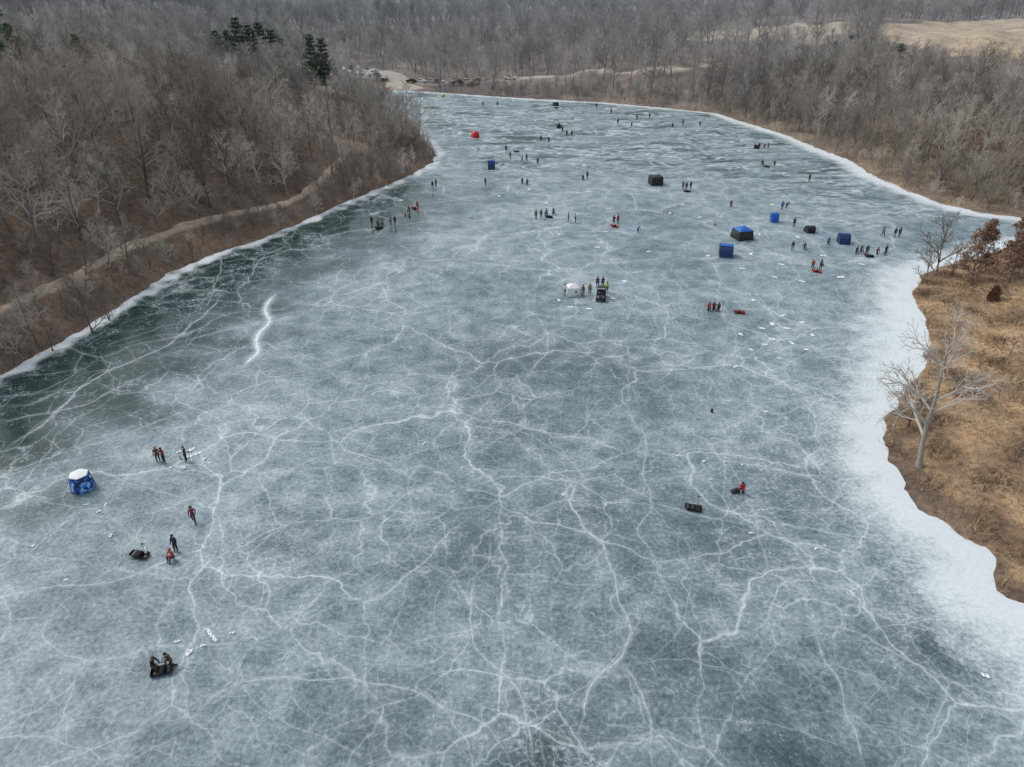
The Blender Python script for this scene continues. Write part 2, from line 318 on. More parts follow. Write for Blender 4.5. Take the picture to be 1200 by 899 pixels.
named=[([(672,545),(668,590),(692,622),(712,650),(716,690),(735,720),(741,748),(728,775),(702,790),(688,820),(672,865),(676,905)],.20,1.15),
([(728,775),(745,800),(760,840),(764,870),(775,905)],.14,1.05),([(485,540),(480,590),(488,615),(470,632),(462,660)],.14,.9),
([(640,385),(641,410),(630,428),(620,438)],.2,1.0),([(552,675),(557,720),(551,745),(572,775),(602,800),(612,830),(622,862),(625,905)],.16,1.1),
([(552,675),(520,662),(470,655),(420,668)],.10,.75),([(552,675),(600,668),(680,690),(716,690)],.10,.75),([(552,675),(575,650),(580,632)],.1,.7),
([(215,860),(240,825),(272,800),(292,790),(340,793),(400,800),(470,806),(540,830),(590,870),(600,905)],.13,1.05),([(215,860),(205,885),(200,905)],.13,1),([(215,860),(170,880),(140,905)],.09,.8),
([(270,800),(255,770),(235,745)],.09,.75),([(0,532),(40,505),(90,458),(135,432),(200,402),(240,370),(262,340)],.24,1.0),([(0,497),(45,484),(100,475),(150,450),(185,430)],.18,.9),
([(60,500),(75,470),(110,440),(150,425)],.12,.8),([(-40,560),(30,548),(110,520),(170,500),(250,470),(330,440),(420,425)],.18,.85),
([(200,402),(250,392),(300,378),(360,372)],.15,.8),([(262,290),(255,330),(240,360),(200,380)],.14,.8),([(190,345),(240,340),(290,345),(330,335)],.12,.7),([(300,300),(340,305),(400,315),(440,340)],.14,.6),
([(100,545),(170,575),(230,585),(300,575),(350,545),(400,530),(470,535),(540,520),(600,500)],.13,.85),([(0,470),(40,462),(85,440),(100,410)],.13,.7),
([(235,490),(290,515),(350,530)],.1,.7),([(350,450),(400,475),(450,490),(520,480),(580,440),(600,420)],.12,.7),
([(740,480),(755,520),(758,560),(762,590),(748,625),(775,662),(792,690)],.15,.95),([(860,480),(852,520),(858,545),(866,575),(890,612),(897,650),(905,690)],.12,.85),
([(1040,455),(980,462),(930,470),(890,482),(862,490)],.13,.7),([(950,735),(958,765),(985,800),(1003,850),(1012,905)],.14,1.05),([(950,735),(1010,742),(1060,770),(1120,800),(1170,835),(1210,860)],.14,.95),
([(950,735),(900,720),(860,725),(800,730)],.09,.65),([(950,735),(985,710),(1030,700),(1060,660)],.09,.65),([(905,690),(920,715),(950,735)],.1,.75),
([(885,612),(950,600),(1010,600),(1050,590)],.1,.65),([(905,690),(960,665),(1010,665)],.09,.65),([(0,578),(60,585),(130,612),(200,650),(260,665)],.11,.75),([(260,665),(330,680),(380,665),(420,668)],.1,.6),
([(0,690),(50,668),(110,665),(160,650)],.09,.65),([(30,780),(45,735),(80,700),(110,665)],.09,.7),([(370,720),(372,760),(400,800)],.1,.75),([(455,745),(470,775),(460,806)],.1,.75),
([(720,290),(735,320),(770,345),(765,380),(790,410)],.18,.7),([(780,380),(800,430),(850,450),(862,480)],.14,.6),([(560,330),(575,345),(560,370),(520,372)],.16,.6),
([(620,438),(600,470),(560,500),(545,540),(485,560)],.11,.65),([(672,545),(690,500),(735,470),(740,420),(705,395),(720,370)],.13,.7),([(1170,895),(1110,870),(1060,850),(1003,850)],.1,.65),
([(764,840),(830,850),(900,845),(950,860),(1010,880)],.09,.65),([(672,865),(640,850),(600,850)],.1,.75),([(700,845),(745,855),(770,860)],.1,.75),([(760,590),(800,600),(850,610),(885,612)],.09,.65),
([(220,540),(290,560),(340,600),(400,610),(480,600)],.1,.65),([(590,280),(560,260),(520,250)],.18,.5),([(950,480),(1000,500),(1030,480)],.12,.6),([(462,660),(400,700),(370,720),(300,740),(235,745)],.09,.6),([(600,500),(640,520),(672,545)],.11,.75)]
for pts,w_,st in named: ribbon([P(*q) for q in pts],w_*.72,w_*.52,st*.85)
for i in range(2): ribbon([P(*q) for q in [(326,343),(312,356),(309,366),(319,377),(304,390),(299,400),(303,412),(283,434)]],.30-.08*i,.26,1.7,True,.12)
def lake_ok(x,y,m=2.5):
    a,b=np.array([x]),np.array([y]); return bool(inside(a,b,poly)[0]) and float(seg_dist(a,b,poly)[0])>m
def walk(x,y,a,L,w_,st,depth=0,wig=.24):
    pts=[(x,y)]; n=int(L/1.4); bend=random.gauss(0,.04)
    for i in range(n):
        a+=random.gauss(bend,wig); x+=1.4*math.cos(a); y+=1.4*math.sin(a)
        if i%4==0 and not lake_ok(x,y): break
        pts.append((x,y))
        if depth<2 and random.random()<.13: walk(x,y,a+random.choice((-1,1))*random.uniform(.6,1.3),L*random.uniform(.3,.7),w_*.75,st*.85,depth+1,wig)
    if len(pts)>4: ribbon(pts,w_,w_*.5,st,True,.16)
random.seed(21)
for k in range(95):
    px,py=random.uniform(-40,1240),random.uniform(330,1000) if k<72 else random.uniform(200,400)
    x,y=P(px,py)
    if not lake_ok(x,y,4): continue
    walk(x,y,random.uniform(0,2*PI),random.uniform(7,22),random.uniform(.028,.055)*(1+y/110),random.uniform(.35,.7))
for k in range(3):
    px=random.uniform(-20,360); py=455-px*.5+random.uniform(-10,80); x,y=P(px,py)
    if lake_ok(x,y,1.5): walk(x,y,random.gauss(R(50),.7),random.uniform(6,16),random.uniform(.05,.08),.6,0,.34)
me=bpy.data.meshes.new('ice_cracks'); me.from_pydata(rv,[],rf); me.materials.append(M_crack)
a=me.attributes.new('fade','FLOAT','POINT'); a.data.foreach_set('value',np.array(ra,np.float32))
tag(link('ice_cracks',me),'network of frosty white pressure cracks over the lake ice','ice cracks',kind='structure')
# ------------------------------------------------------------ track, road, lot
def drape(name,pts,w_,mat,lift,label,cat):
    q=[]
    for a,b in zip(pts[:-1],pts[1:]):
        n=max(1,int(math.hypot(b[0]-a[0],b[1]-a[1])/1.5))
        for i in range(n): q.append((a[0]+(b[0]-a[0])*i/n,a[1]+(b[1]-a[1])*i/n))
    q.append(pts[-1])
    for _ in range(12): q=[q[0]]+[((q[i-1][0]+2*q[i][0]+q[i+1][0])/4,(q[i-1][1]+2*q[i][1]+q[i+1][1])/4) for i in range(1,len(q)-1)]+[q[-1]]
    vx=[];vy=[]; off=(-1.25,-1,-.5,0,.5,1,1.25); lf=(-.4,1,1,1,1,1,-.4)
    for i,p in enumerate(q):
        a,b=q[max(i-1,0)],q[min(i+1,len(q)-1)]; L=math.hypot(b[0]-a[0],b[1]-a[1])+1e-9; sx,sy=-(b[1]-a[1])/L,(b[0]-a[0])/L
        ww=w_/2*(1+.26*math.sin(i*.7)+.2*math.sin(i*2.1))
        for o_ in off: vx.append(p[0]+sx*o_*ww); vy.append(p[1]+sy*o_*ww)
    z,_=hfun(np.array(vx),np.array(vy)); vs=[(vx[i],vy[i],float(z[i])+lift*lf[i%7]) for i in range(len(vx))]
    fs=[(i*7+k,i*7+k+1,i*7+k+8,i*7+k+7) for i in range(len(q)-1) for k in range(6)]
    m_=MB(); m_.add(vs,fs); o=m_.build(name,mat,None,True); tag(o,label,cat,kind='structure'); return q
pq=drape('path',path_pts,1.6,M_track,.20,'bare dirt track winding through the wooded left bank','path')
rq=drape('road',road_pts,4.0,M_lot,.5,'pale gravel road along the far shore','road')
lp=np.array(lot_pts); lc=lp.mean(0)
m_=MB(); ring=[]
for k in range(len(lp)):
    a,b=lp[k],lp[(k+1)%len(lp)]
    for j in range(6): ring.append(a+(b-a)*j/6)
vx=[];vy=[]
for r_ in (0.02,.25,.5,.75,1.0):
    for p in ring: q=lc+(p-lc)*r_; vx.append(q[0]);vy.append(q[1])
z,_=hfun(np.array(vx),np.array(vy)); nR=len(ring)
m_.add([(vx[i],vy[i],float(z[i])+(.45 if i<4*nR else -.1)) for i in range(len(vx))],[(i*nR+k,i*nR+(k+1)%nR,(i+1)*nR+(k+1)%nR,(i+1)*nR+k) for i in range(4) for k in range(nR)]+[tuple(range(nR))])
tag(m_.build('parking_ground',M_lot,None,True),'pale gravel parking ground at the far end of the lake','parking ground',kind='structure')
# ------------------------------------------------------------ trees
def gen_tree(seed,Ht=12.0,spread=.5,nl=12,lean=0,dens=1.0,thin=1.0,clear=.22):
    r=random.Random(seed); T=MB(); C=MB(); tips=[]
    def perp(d,ang,az):
        a=d.cross(Vector((0,0,1)) if abs(d.z)<.95 else Vector((1,0,0))).normalized(); b=d.cross(a)
        return (d*math.cos(ang)+(a*math.cos(az)+b*math.sin(az))*math.sin(ang)).normalized()
    def branch(p,d,L,rad,lev,mb):
        ns=(6,3,2,1,1)[lev]; nsd=(6,4,3,3,3)[lev]; pts=[p.copy()]; rr=[rad]; dirs=[d.copy()]
        for i in range(ns):
            d=(d+Vector((r.gauss(0,.10),r.gauss(0,.10),r.gauss(.02,.06)+(0.07 if lev>0 else .06)))).normalized()
            p=p+d*(L/ns); pts.append(p.copy()); dirs.append(d.copy()); rr.append(max(.007,rad*(1-(i+1)/ns*(.82 if lev==0 else .72))))
        mb.tube(pts,rr,nsd,cap=False)
        if lev>=4: tips.append(pts[-1]); return
        nc=int(round((nl,6*dens,5*dens,3*dens)[lev])); az=r.uniform(0,6.28)
        for k in range(nc):
            t=(clear+(1-clear)*(k+r.random())/nc) if lev==0 else .22+.78*(k+r.random())/nc
            t=min(.999,t); i=int(t*ns); f=t*ns-i; q=pts[i].lerp(pts[i+1],f); az+=2.4+r.gauss(0,.4)
            ang=(R(62)-t*R(34)) if lev==0 else R(r.uniform(28,58))
            nd=perp(dirs[i],ang+r.gauss(0,.12),az)
            if lev==0: Lc=Ht*spread*(1.05-.62*t)*r.uniform(.75,1.15)
            else: Lc=L*(.62-.25*t)*r.uniform(.75,1.2)
            rc=max(.010,min(rr[i]*.62,(.115,.055,.028,.016)[lev]*Ht/12)*thin)
            branch(q,nd,Lc,rc,lev+1,C)
        if lev==3: tips.append(pts[-1])
    branch(Vector((0,0,-.3)),Vector((lean,0,1)).normalized(),Ht*.9,.19*Ht/12,0,T)
    T.tube([(0,0,-.3),(0,0,.15),(0,0,.7)],[.32*Ht/12,.25*Ht/12,.185*Ht/12],7,cap=False)
    return T,C,tips
protos=[]
specs=[(1,12,.42,11,0),(2,13.5,.36,12,.05),(3,11,.50,10,-.06),(4,14.5,.38,12,0),(5,10,.46,10,.1),(6,12.5,.44,11,-.04),(7,9,.42,9,.06),(8,13,.48,11,0)]
for sd_,Ht,spd,nl,ln in specs:
    T,C,_=gen_tree(sd_,Ht,spd,nl,ln,1.0,1.2)
    pale=sd_==5
    protos.append((T.mesh('trunk',M_pale if pale else M_bark,True),C.mesh('crown',M_pale if pale else M_twig)))
print('tree faces',[len(p[1].polygons) for p in protos])
def scatter(x0,x1,y0,y1,s,seed):
    r=np.random.default_rng(seed); gx,gy=np.meshgrid(np.arange(x0,x1,s),np.arange(y0,y1,s))
    return (gx+r.uniform(-.48,.48,gx.shape)*s).ravel(),(gy+r.uniform(-.48,.48,gx.shape)*s).ravel()
cx=[];cy=[]
for (x0,x1,y0,y1,s,sd_) in [(-230,260,40,300,4.8,1),(-440,440,300,500,6.8,2),(-820,820,500,980,10.5,3)]:
    a,b=scatter(x0,x1,y0,y1,s,sd_); cx.append(a);cy.append(b)
cx=np.concatenate(cx);cy=np.concatenate(cy); thick=np.zeros(len(cx),bool)
a,b=scatter(-170,240,45,330,2.4,77); _,dd=hfun(a,b); k=(dd>-.3)&(dd<15)&(((a<0)&(b<235))|(b>=124)); a,b=a[k],b[k]
cx=np.concatenate([cx,a]);cy=np.concatenate([cy,b]); thick=np.concatenate([thick,np.ones(len(a),bool)])
cz,cd=hfun(cx,cy)
px,py=proj(cx,cy,cz)
ok=((cd>1.6)|thick)&(px>-160)&(px<1360)&~((cx>40)&(cy<124))
pqa=np.array(pq[::4]); dp=seg_dist(cx,cy,pqa,False); ok&=np.where(thick,dp>1.5,dp>1.5)
dfront=seg_dist(cx,cy+4.5,pqa,False); ok&=~((dfront<3.0)&(rng.random(len(cx))<.35)&(cx<0)&~thick)
ok&=seg_dist(cx,cy,np.array(rq[::6]),False)>4
lotpoly=lc+(lp-lc)*1.15; ok&=~inside(cx,cy,lotpoly)
shrink=np.where(thick,rng.uniform(.20,.42,len(cx))*np.where(dp<4.5,.55,1),1.0)
for fp,pp,pr in ((field_a,FPA,1.0),(field_b,FPB,.6)):
    ok&=~inside(cx,cy,np.array(fp)); q=np.array(pp,float); q[:,1]=np.minimum(q[:,1],60)
    rr=rng.random(len(cx)); t1=inside(*proj(cx,cy,cz+3.5),q)&(cy>150)&(rr<pr)&~thick; ok&=~t1
    t2=(inside(*proj(cx,cy,cz+12),q)|inside(*proj(cx,cy,cz+8),q))&(cy>150)&(rr<pr)&~thick; shrink=np.where(t2,.5,shrink)
q=np.array([(340,78),(400,73),(480,84),(560,90),(700,82),(830,76),(830,86),(620,99),(480,104),(395,106),(340,90)],float)
rr=rng.random(len(cx)); near=(cy<370)&(cy>190)&~thick
shrink=np.where((inside(*proj(cx,cy,cz+11),q)|inside(*proj(cx,cy,cz+7),q))&near&(rr<.85),.45,shrink)
ok&=~((inside(*proj(cx,cy,cz+3),q)|inside(*proj(cx,cy,cz+5.5),q))&near&(rr<.88))
ok&=~((nz(cx,cy,38,12)>.75)&(rng.random(len(cx))<.6))
ok&=~((cd<5)&(rng.random(len(cx))<.25))
cx,cy,cz,cd,px,py,shrink,thick=[a[ok] for a in (cx,cy,cz,cd,px,py,shrink,thick)]
cz=np.maximum(cz,0)
infr=(px>-12)&(px<1212)&(py>15)&(py<520)&~thick
order=np.argsort(np.where(infr,np.hypot(cx,cy),1e6)); NI=285
ind=order[:NI]; rest=order[NI:]
print('trees total',len(cx),'thicket',thick.sum())
first={}
def put_tree(x,y,z,k,s,rz,label,group,name='bare_tree',protoset=None,cat='tree'):
    T,C=(protoset or protos)[k]; root=empty(name,(x,y,z),rz); root.scale=(s,s,s*random.uniform(.92,1.08))
    tag(root,label,cat,group); a=link('trunk',T,root); b=link('crown',C,root)
    if k not in first and protoset is None: first[k]=(a,b)
    return root
random.seed(5)
for i in ind:
    x,y,z,d=cx[i],cy[i],cz[i],cd[i]; k=random.choice([0,1,2,3,5,6,7,0,1,3,5,7,2,4])
    if x<0:
        if d<12: lb,gp='bare grey tree at the foot of the wooded left bank near the ice','bare trees along the left shore'
        elif y<135: lb,gp='bare grey-brown tree in the near part of the left hillside wood','bare trees on the near left hillside'
        else: lb,gp='bare grey-brown tree in the farther part of the left hillside wood','bare trees on the far left hillside'
    else:
        if d<12: lb,gp='bare grey tree at the foot of the far right slope near the ice','bare trees along the far right shore'
        else: lb,gp='bare grey-brown tree standing up the far right wooded slope','bare trees on the far right slope'
    put_tree(x,y,z,k,random.uniform(.72,1.2)*(.66 if d<7 else .85 if d<14 else 1)*shrink[i],random.uniform(0,6.28),lb,gp)
pm=bpy.data.meshes.new('distant_wood'); n=len(rest)
pm.from_pydata([(cx[i],cy[i],cz[i]) for i in rest],[],[])
av=pm.attributes.new('rot','FLOAT_VECTOR','POINT'); av.data.foreach_set('vector',np.stack([rng.normal(0,.1,n),rng.normal(0,.1,n),rng.uniform(0,6.28,n)],1).astype(np.float32).ravel())
ss=rng.uniform(.68,1.22,n)*(1+.3*sstep(350,800,cy[rest]))*shrink[rest]; av=pm.attributes.new('scl','FLOAT','POINT'); av.data.foreach_set('value',ss.astype(np.float32))
pk=rng.integers(0,7,n); pk=np.where(pk>=4,pk+1,pk); pk=np.where(rng.random(n)<.10,4,pk)
av=pm.attributes.new('pick','INT','POINT'); av.data.foreach_set('value',pk.astype(np.int32))
wood=link('distant_wood',pm); tag(wood,'leafless grey wood and thickets covering the banks and hills behind the nearest trees','wood',kind='stuff')
ng=bpy.data.node_groups.new('wood_scatter','GeometryNodeTree')
ng.interface.new_socket('Geometry',in_out='INPUT',socket_type='NodeSocketGeometry'); ng.interface.new_socket('Geometry',in_out='OUTPUT',socket_type='NodeSocketGeometry')
gi=ng.nodes.new('NodeGroupInput'); go=ng.nodes.new('NodeGroupOutput'); jn=ng.nodes.new('GeometryNodeJoinGeometry')
for k in sorted(first,reverse=True):
    j=ng.nodes.new('GeometryNodeJoinGeometry')
    for ob in first[k]:
        oi=ng.nodes.new('GeometryNodeObjectInfo'); oi.inputs['Object'].default_value=ob; oi.transform_space='ORIGINAL'; ng.links.new(oi.outputs['Geometry'],j.inputs[0])
    g2=ng.nodes.new('GeometryNodeGeometryToInstance'); ng.links.new(j.outputs[0],g2.inputs[0]); ng.links.new(g2.outputs[0],jn.inputs[0])
ip=ng.nodes.new('GeometryNodeInstanceOnPoints'); ip.inputs['Pick Instance'].default_value=True
def na(nm,ty):
    q=ng.nodes.new('GeometryNodeInputNamedAttribute'); q.data_type=ty; q.inputs['Name'].default_value=nm; return q.outputs['Attribute']
ng.links.new(gi.outputs[0],ip.inputs['Points']); ng.links.new(jn.outputs[0],ip.inputs['Instance'])
ng.links.new(na('pick','INT'),ip.inputs['Instance Index']); ng.links.new(na('rot','FLOAT_VECTOR'),ip.inputs['Rotation']); ng.links.new(na('scl','FLOAT'),ip.inputs['Scale'])
ng.links.new(ip.outputs[0],go.inputs[0]); md=wood.modifiers.new('scatter','NODES'); md.node_group=ng
def gen_pine(seed,Ht=13):
    r=random.Random(seed); T=MB(); C=MB()
    T.tube([(0,0,-.3),(0,0,Ht*.5),(.1,0,Ht*.97)],[.22,.14,.03],7)
    z=Ht*.14
    while z<Ht*.97:
        t=z/Ht; nb=r.randint(5,7); a0=r.uniform(0,6.28)
        for k in range(nb):
            L=Ht*.34*(1.08-t)**.8*r.uniform(.5,1.2); a=a0+k*6.28/nb+r.gauss(0,.2); d=Vector((math.cos(a),math.sin(a),.12+.3*t))
            p0=Vector((0,0,z)); C.tube([p0,p0+d*L],[.05,.015],3,cap=False)
            for j in range(int(18*L/2)+6):
                q=p0+d*L*r.uniform(.25,1.02)+Vector((r.gauss(0,.28),r.gauss(0,.28),r.gauss(.05,.16)))
                for _ in range(2):
                    u=Vector((r.gauss(0,1),r.gauss(0,1),r.gauss(0,.5))).normalized(); w3=u.cross(Vector((r.gauss(0,.4),r.gauss(0,.4),1))).normalized(); e=r.uniform(.18,.38)
                    C.add([q-u*e,q+w3*e*.5,q+u*e,q-w3*e*.5],[(0,1,2,3)])
        z+=Ht*r.uniform(.05,.08)
    return T.mesh('trunk',M_bark,True),C.mesh('crown',M_needle)
pines=[gen_pine(i+31) for i in range(3)]
pin=[(262,96,1.4),(274,94,1.3),(288,98,1.6),(300,97,1.65),(313,99,1.7),(326,98,1.5),(337,100,1.3),(370,108,1.45),(383,109,1.35),(6,104,2.0),(30,102,1.2),(104,104,1.05),(990,80,.95),(1016,78,.85),(972,84,.75),(1048,88,.8)]
for j,(ax,ay,s) in enumerate(pin):
    x,y=G(ax,ay); z=hz1(x,y)
    if ax<20: lb='tall dark green pine at the upper left frame edge'
    elif ax<60: lb='smaller dark pine right of the tall corner pine'
    elif ax<120: lb='small dark green pine in the upper left wood'
    elif ax<345: lb='dark green pine in the clump on the left hilltop'
    elif ax<400: lb='dark green pine of the pair just left of the parking ground'
    else: lb='dark evergreen tree in the wood below the tan field'
    put_tree(x,y,z,j%3,s,random.uniform(0,6),lb,lb.replace('dark green pine','pines').replace('dark evergreen tree','evergreens'),'pine_tree',pines)
def rusty(seed,Ht,px_,py_,label):
    T,C,tips=gen_tree(seed,Ht,.30,18,0,1.0,1.2,.05); L=MB(); r=random.Random(seed)
    for q in tips:
        for _ in range(2):
            c_=q+Vector((r.gauss(0,.16),r.gauss(0,.16),r.gauss(0,.14))); u=Vector((r.gauss(0,1),r.gauss(0,1),r.gauss(0,1))).normalized(); w3=u.orthogonal().normalized(); e=r.uniform(.07,.14)
            L.add([c_-u*e,c_+w3*e,c_+u*e,c_-w3*e],[(0,1,2,3)])
    x,y=G(px_,py_); z=max(0,hz1(x,y)); root=empty('russet_tree',(x,y,z),seed); tag(root,label,'tree')
    T.build('trunk',M_bark,root,True); C.build('limbs',M_shrub,root); L.build('leaves',M_rust,root)
rusty(51,9.6,1138,330,'tree with rust brown leaves on the right bank, left of two')
rusty(52,9.8,1182,332,'rust brown leaved tree at the right frame edge')
rusty(53,2.2,1162,352,'low russet bush on the crest of the grassy right bank')
shr=[gen_tree(61+i,5.5,.5,8,.1*(-1)**i,.95,1.5,.08) for i in range(3)]; shr=[(a.mesh('trunk',M_shrub,True),b.mesh('crown',M_shrub)) for a,b,_ in shr]
for j,(ax,ay,s,lb) in enumerate([(1096,326,1.7,'tall bare tree at the tip of the grassy right point'),(1080,336,1.0,'leaning bare sapling on the ice edge of the right point'),(1064,503,1.15,'bare shrub overhanging the ice on the right shore'),(1080,500,.6,'smaller bare shrub beside the overhanging one on right shore'),(1116,326,1.0,'bare brush just right of the tall tree on the right point'),(1170,470,.35,'low bare shrub high on the grassy right bank'),(1190,545,.5,'dark bare shrub at the right frame edge on the grass'),(1125,610,.4,'small bare shrub low on the grassy bank near the ice'),
 (62,414,.9,'bare shrub leaning over the ice at the left frame edge'),(108,392,1.2,'bare bush reaching over the ice on the near left shore'),(128,378,.9,'bare bush just right of the one over the near left shore'),(1150,440,.35,'small bare shrub above the middle of the grassy right bank'),(1182,420,.4,'bare shrub at the upper right of the grassy bank')]):
    x,y=G(ax,ay-3); z=max(hz1(x,y),0); put_tree(x,y,z,j%3,s,j*1.3,lb,None,'bare_shrub',shr,'shrub')
def blades(xs,ys_,zs,hts,wid_,lean,per,seed,name,mat,label,cat):
    r=np.random.default_rng(seed); n=len(xs)*per
    bx=np.repeat(xs,per)+r.normal(0,.28,n)*np.repeat(hts,per); by=np.repeat(ys_,per)+r.normal(0,.28,n)*np.repeat(hts,per); bz=np.repeat(zs,per)-.08; h=np.repeat(hts,per)*r.uniform(.5,1.15,n)
    a=r.uniform(0,6.28,n); wx,wy=np.cos(a)*wid_*.5*h**.3,np.sin(a)*wid_*.5*h**.3; lx,ly=r.normal(0,lean,n)*h,r.normal(0,lean,n)*h
    V=np.stack([np.stack([bx-wx,by-wy,bz],1),np.stack([bx+wx,by+wy,bz],1),np.stack([bx+lx,by+ly,bz+h],1)],1).reshape(-1,3)
    me=bpy.data.meshes.new(name); me.vertices.add(len(V)); me.vertices.foreach_set('co',V.astype(np.float32).ravel())
    me.loops.add(3*n); me.loops.foreach_set('vertex_index',np.arange(3*n,dtype=np.int32)); me.polygons.add(n); me.polygons.foreach_set('loop_start',np.arange(0,3*n,3,dtype=np.int32)); me.polygons.foreach_set('loop_total',np.full(n,3,np.int32))
    me.materials.append(mat); me.update(calc_edges=True); tag(link(name,me),label,cat,kind='stuff')
gx,gy=scatter(38,150,15,124,.45,9); z,d=hfun(gx,gy); a,b=proj(gx,gy,z); k=(d>.1)&(a<1400)&(b<1000); gx,gy,z=gx[k],gy[k],z[k]
blades(gx,gy,z,.28+.5*np.clip(nz(gx,gy,5,3)+.3,0,1.5),.08,.6,8,3,'dry_grass',M_grass,'tangled golden dry grass covering the near right bank','grass')
bx=[];by=[]
for (x0,x1,y0,y1,s,sd_) in [(-170,0,45,230,1.1,21),(20,240,110,260,1.4,22),(-90,200,230,330,2.2,23)]:
    a,b=scatter(x0,x1,y0,y1,s,sd_); bx.append(a);by.append(b)
bx=np.concatenate(bx);by=np.concatenate(by); z,d=hfun(bx,by); a,b=proj(bx,by,z)
bd=seg_dist(bx,by,np.array(pq[::4]),False)
k=(d>-.5)&(a>-100)&(a<1300)&~((bx>40)&(by<122))&(bd>1.1)&((d<16)|(nz(bx,by,16,55)>-.1))&(seg_dist(bx,by,np.array(rq[::6]),False)>4)&~inside(bx,by,lotpoly)
k&=~((d<.3)&(nz(bx,by,9,88)<-.1))
bx,by,z,d,bd=bx[k],by[k],np.maximum(z[k],.05),d[k],bd[k]; print('brush',len(bx))
blades(bx,by,z,(np.where(d<12,1.5,1.1)+1.0*np.clip(nz(bx,by,5,4),-.9,1))*np.where(bd<3,.6,1),.05,.42,9,5,'undergrowth',M_brush,'thick leafless brown brush under the trees and along the shore','brush')
# ------------------------------------------------------------ people
C_={'black':(.018,.018,.02),'dark':(.035,.036,.042),'navy':(.02,.03,.075),'red':(.42,.035,.03),'darkred':(.20,.03,.028),'tan':(.30,.22,.14),'brown':(.10,.065,.04),'lime':(.45,.55,.06),'grey':(.14,.145,.15),'blue':(.03,.12,.42),'orange':(.55,.15,.03),'olive':(.07,.075,.04),'white':(.7,.7,.7)}
MC={k:simple('cloth_'+k,v,.85,.2,9) for k,v in C_.items()}
M_skin=simple('skin',(.42,.26,.19),.6,.1); M_boot=simple('boot_rubber',(.02,.018,.016),.6); M_eye=simple('eye',(.01,.01,.01),.3)
BASE={'pel':((0,0,.93),.145),'wai':((0,0,1.12),.135),'che':((0,.0,1.33),.155),'nec':((0,0,1.49),.07),'hed':((0,.015,1.62),.105),'crn':((0,.01,1.70),.085)}
def sk(pose):
    J=dict(BASE)
    for s,nm in ((-1,'l'),(1,'r')):
        J.update({'sh'+nm:((s*.18,0,1.41),.078),'el'+nm:((s*.24,.0,1.15),.060),'wr'+nm:((s*.24,.09,.93),.045),'ha'+nm:((s*.24,.12,.86),.043),
         'hp'+nm:((s*.10,0,.87),.108),'kn'+nm:((s*.12,.03,.50),.078),'an'+nm:((s*.13,0,.11),.060),'to'+nm:((s*.15,.17,.06),.052)})
    def mv(**k):
        for a,b in k.items(): J[a]=(b,J[a][1])
    if pose=='fishing': mv(ell=(-.24,.10,1.18),wrl=(-.12,.32,1.13),hal=(-.09,.39,1.12),elr=(.25,.08,1.17),wrr=(.13,.33,1.10),har=(.10,.40,1.09),hed=(0,.05,1.61),crn=(0,.06,1.69))
    if pose=='walking': mv(knl=(-.11,.22,.53),anl=(-.11,.33,.12),tol=(-.12,.50,.08),knr=(.11,-.02,.50),anr=(.12,-.34,.16),tor=(.12,-.22,.06),ell=(-.26,-.12,1.17),wrl=(-.24,-.10,.95),hal=(-.24,-.07,.88),elr=(.26,.10,1.17),wrr=(.22,.28,1.02),har=(.21,.34,.98))
    if pose in('sitting','bending','kneeling'):
        dz={'sitting':-.46,'kneeling':-.46,'bending':-.08}[pose]; fw={'sitting':.10,'kneeling':.18,'bending':.42}[pose]
        for k in ('pel','hpl','hpr'): (x,y,z),r_=J[k]; J[k]=((x,y,z+dz),r_)
        for k in ('wai','che','nec','hed','crn','shl','shr'):
            (x,y,z),r_=J[k]; t=(z-.93)/.6; J[k]=((x,y+fw*t,z+dz-fw*t*(.5 if pose=='bending' else .12)),r_)
        c=J['shl'][0]; Y,Z_=c[1],c[2]
        mv(ell=(-.26,Y+.12,Z_-.22),wrl=(-.14,Y+.34,Z_-.30),hal=(-.11,Y+.40,Z_-.33),elr=(.26,Y+.12,Z_-.22),wrr=(.14,Y+.32,Z_-.32),har=(.11,Y+.38,Z_-.35))
        if pose=='sitting': mv(knl=(-.16,.42,.50),anl=(-.16,.44,.11),tol=(-.18,.60,.06),knr=(.16,.42,.50),anr=(.16,.40,.11),tor=(.18,.56,.06))
        if pose=='kneeling': mv(knl=(-.13,.22,.09),anl=(-.13,-.20,.09),tol=(-.13,-.36,.06),knr=(.15,.40,.46),anr=(.15,.38,.11),tor=(.16,.54,.06))
        if pose=='bending': mv(knl=(-.14,.14,.46),knr=(.14,.14,.46))
    return J
EDG=[('pel','wai',0),('wai','che',0),('che','nec',0),('nec','hed',2),('hed','crn',2)]
for s in 'lr': EDG+=[('che','sh'+s,0),('sh'+s,'el'+s,0),('el'+s,'wr'+s,0),('wr'+s,'ha'+s,3),('pel','hp'+s,1),('hp'+s,'kn'+s,1),('kn'+s,'an'+s,1),('an'+s,'to'+s,3)]
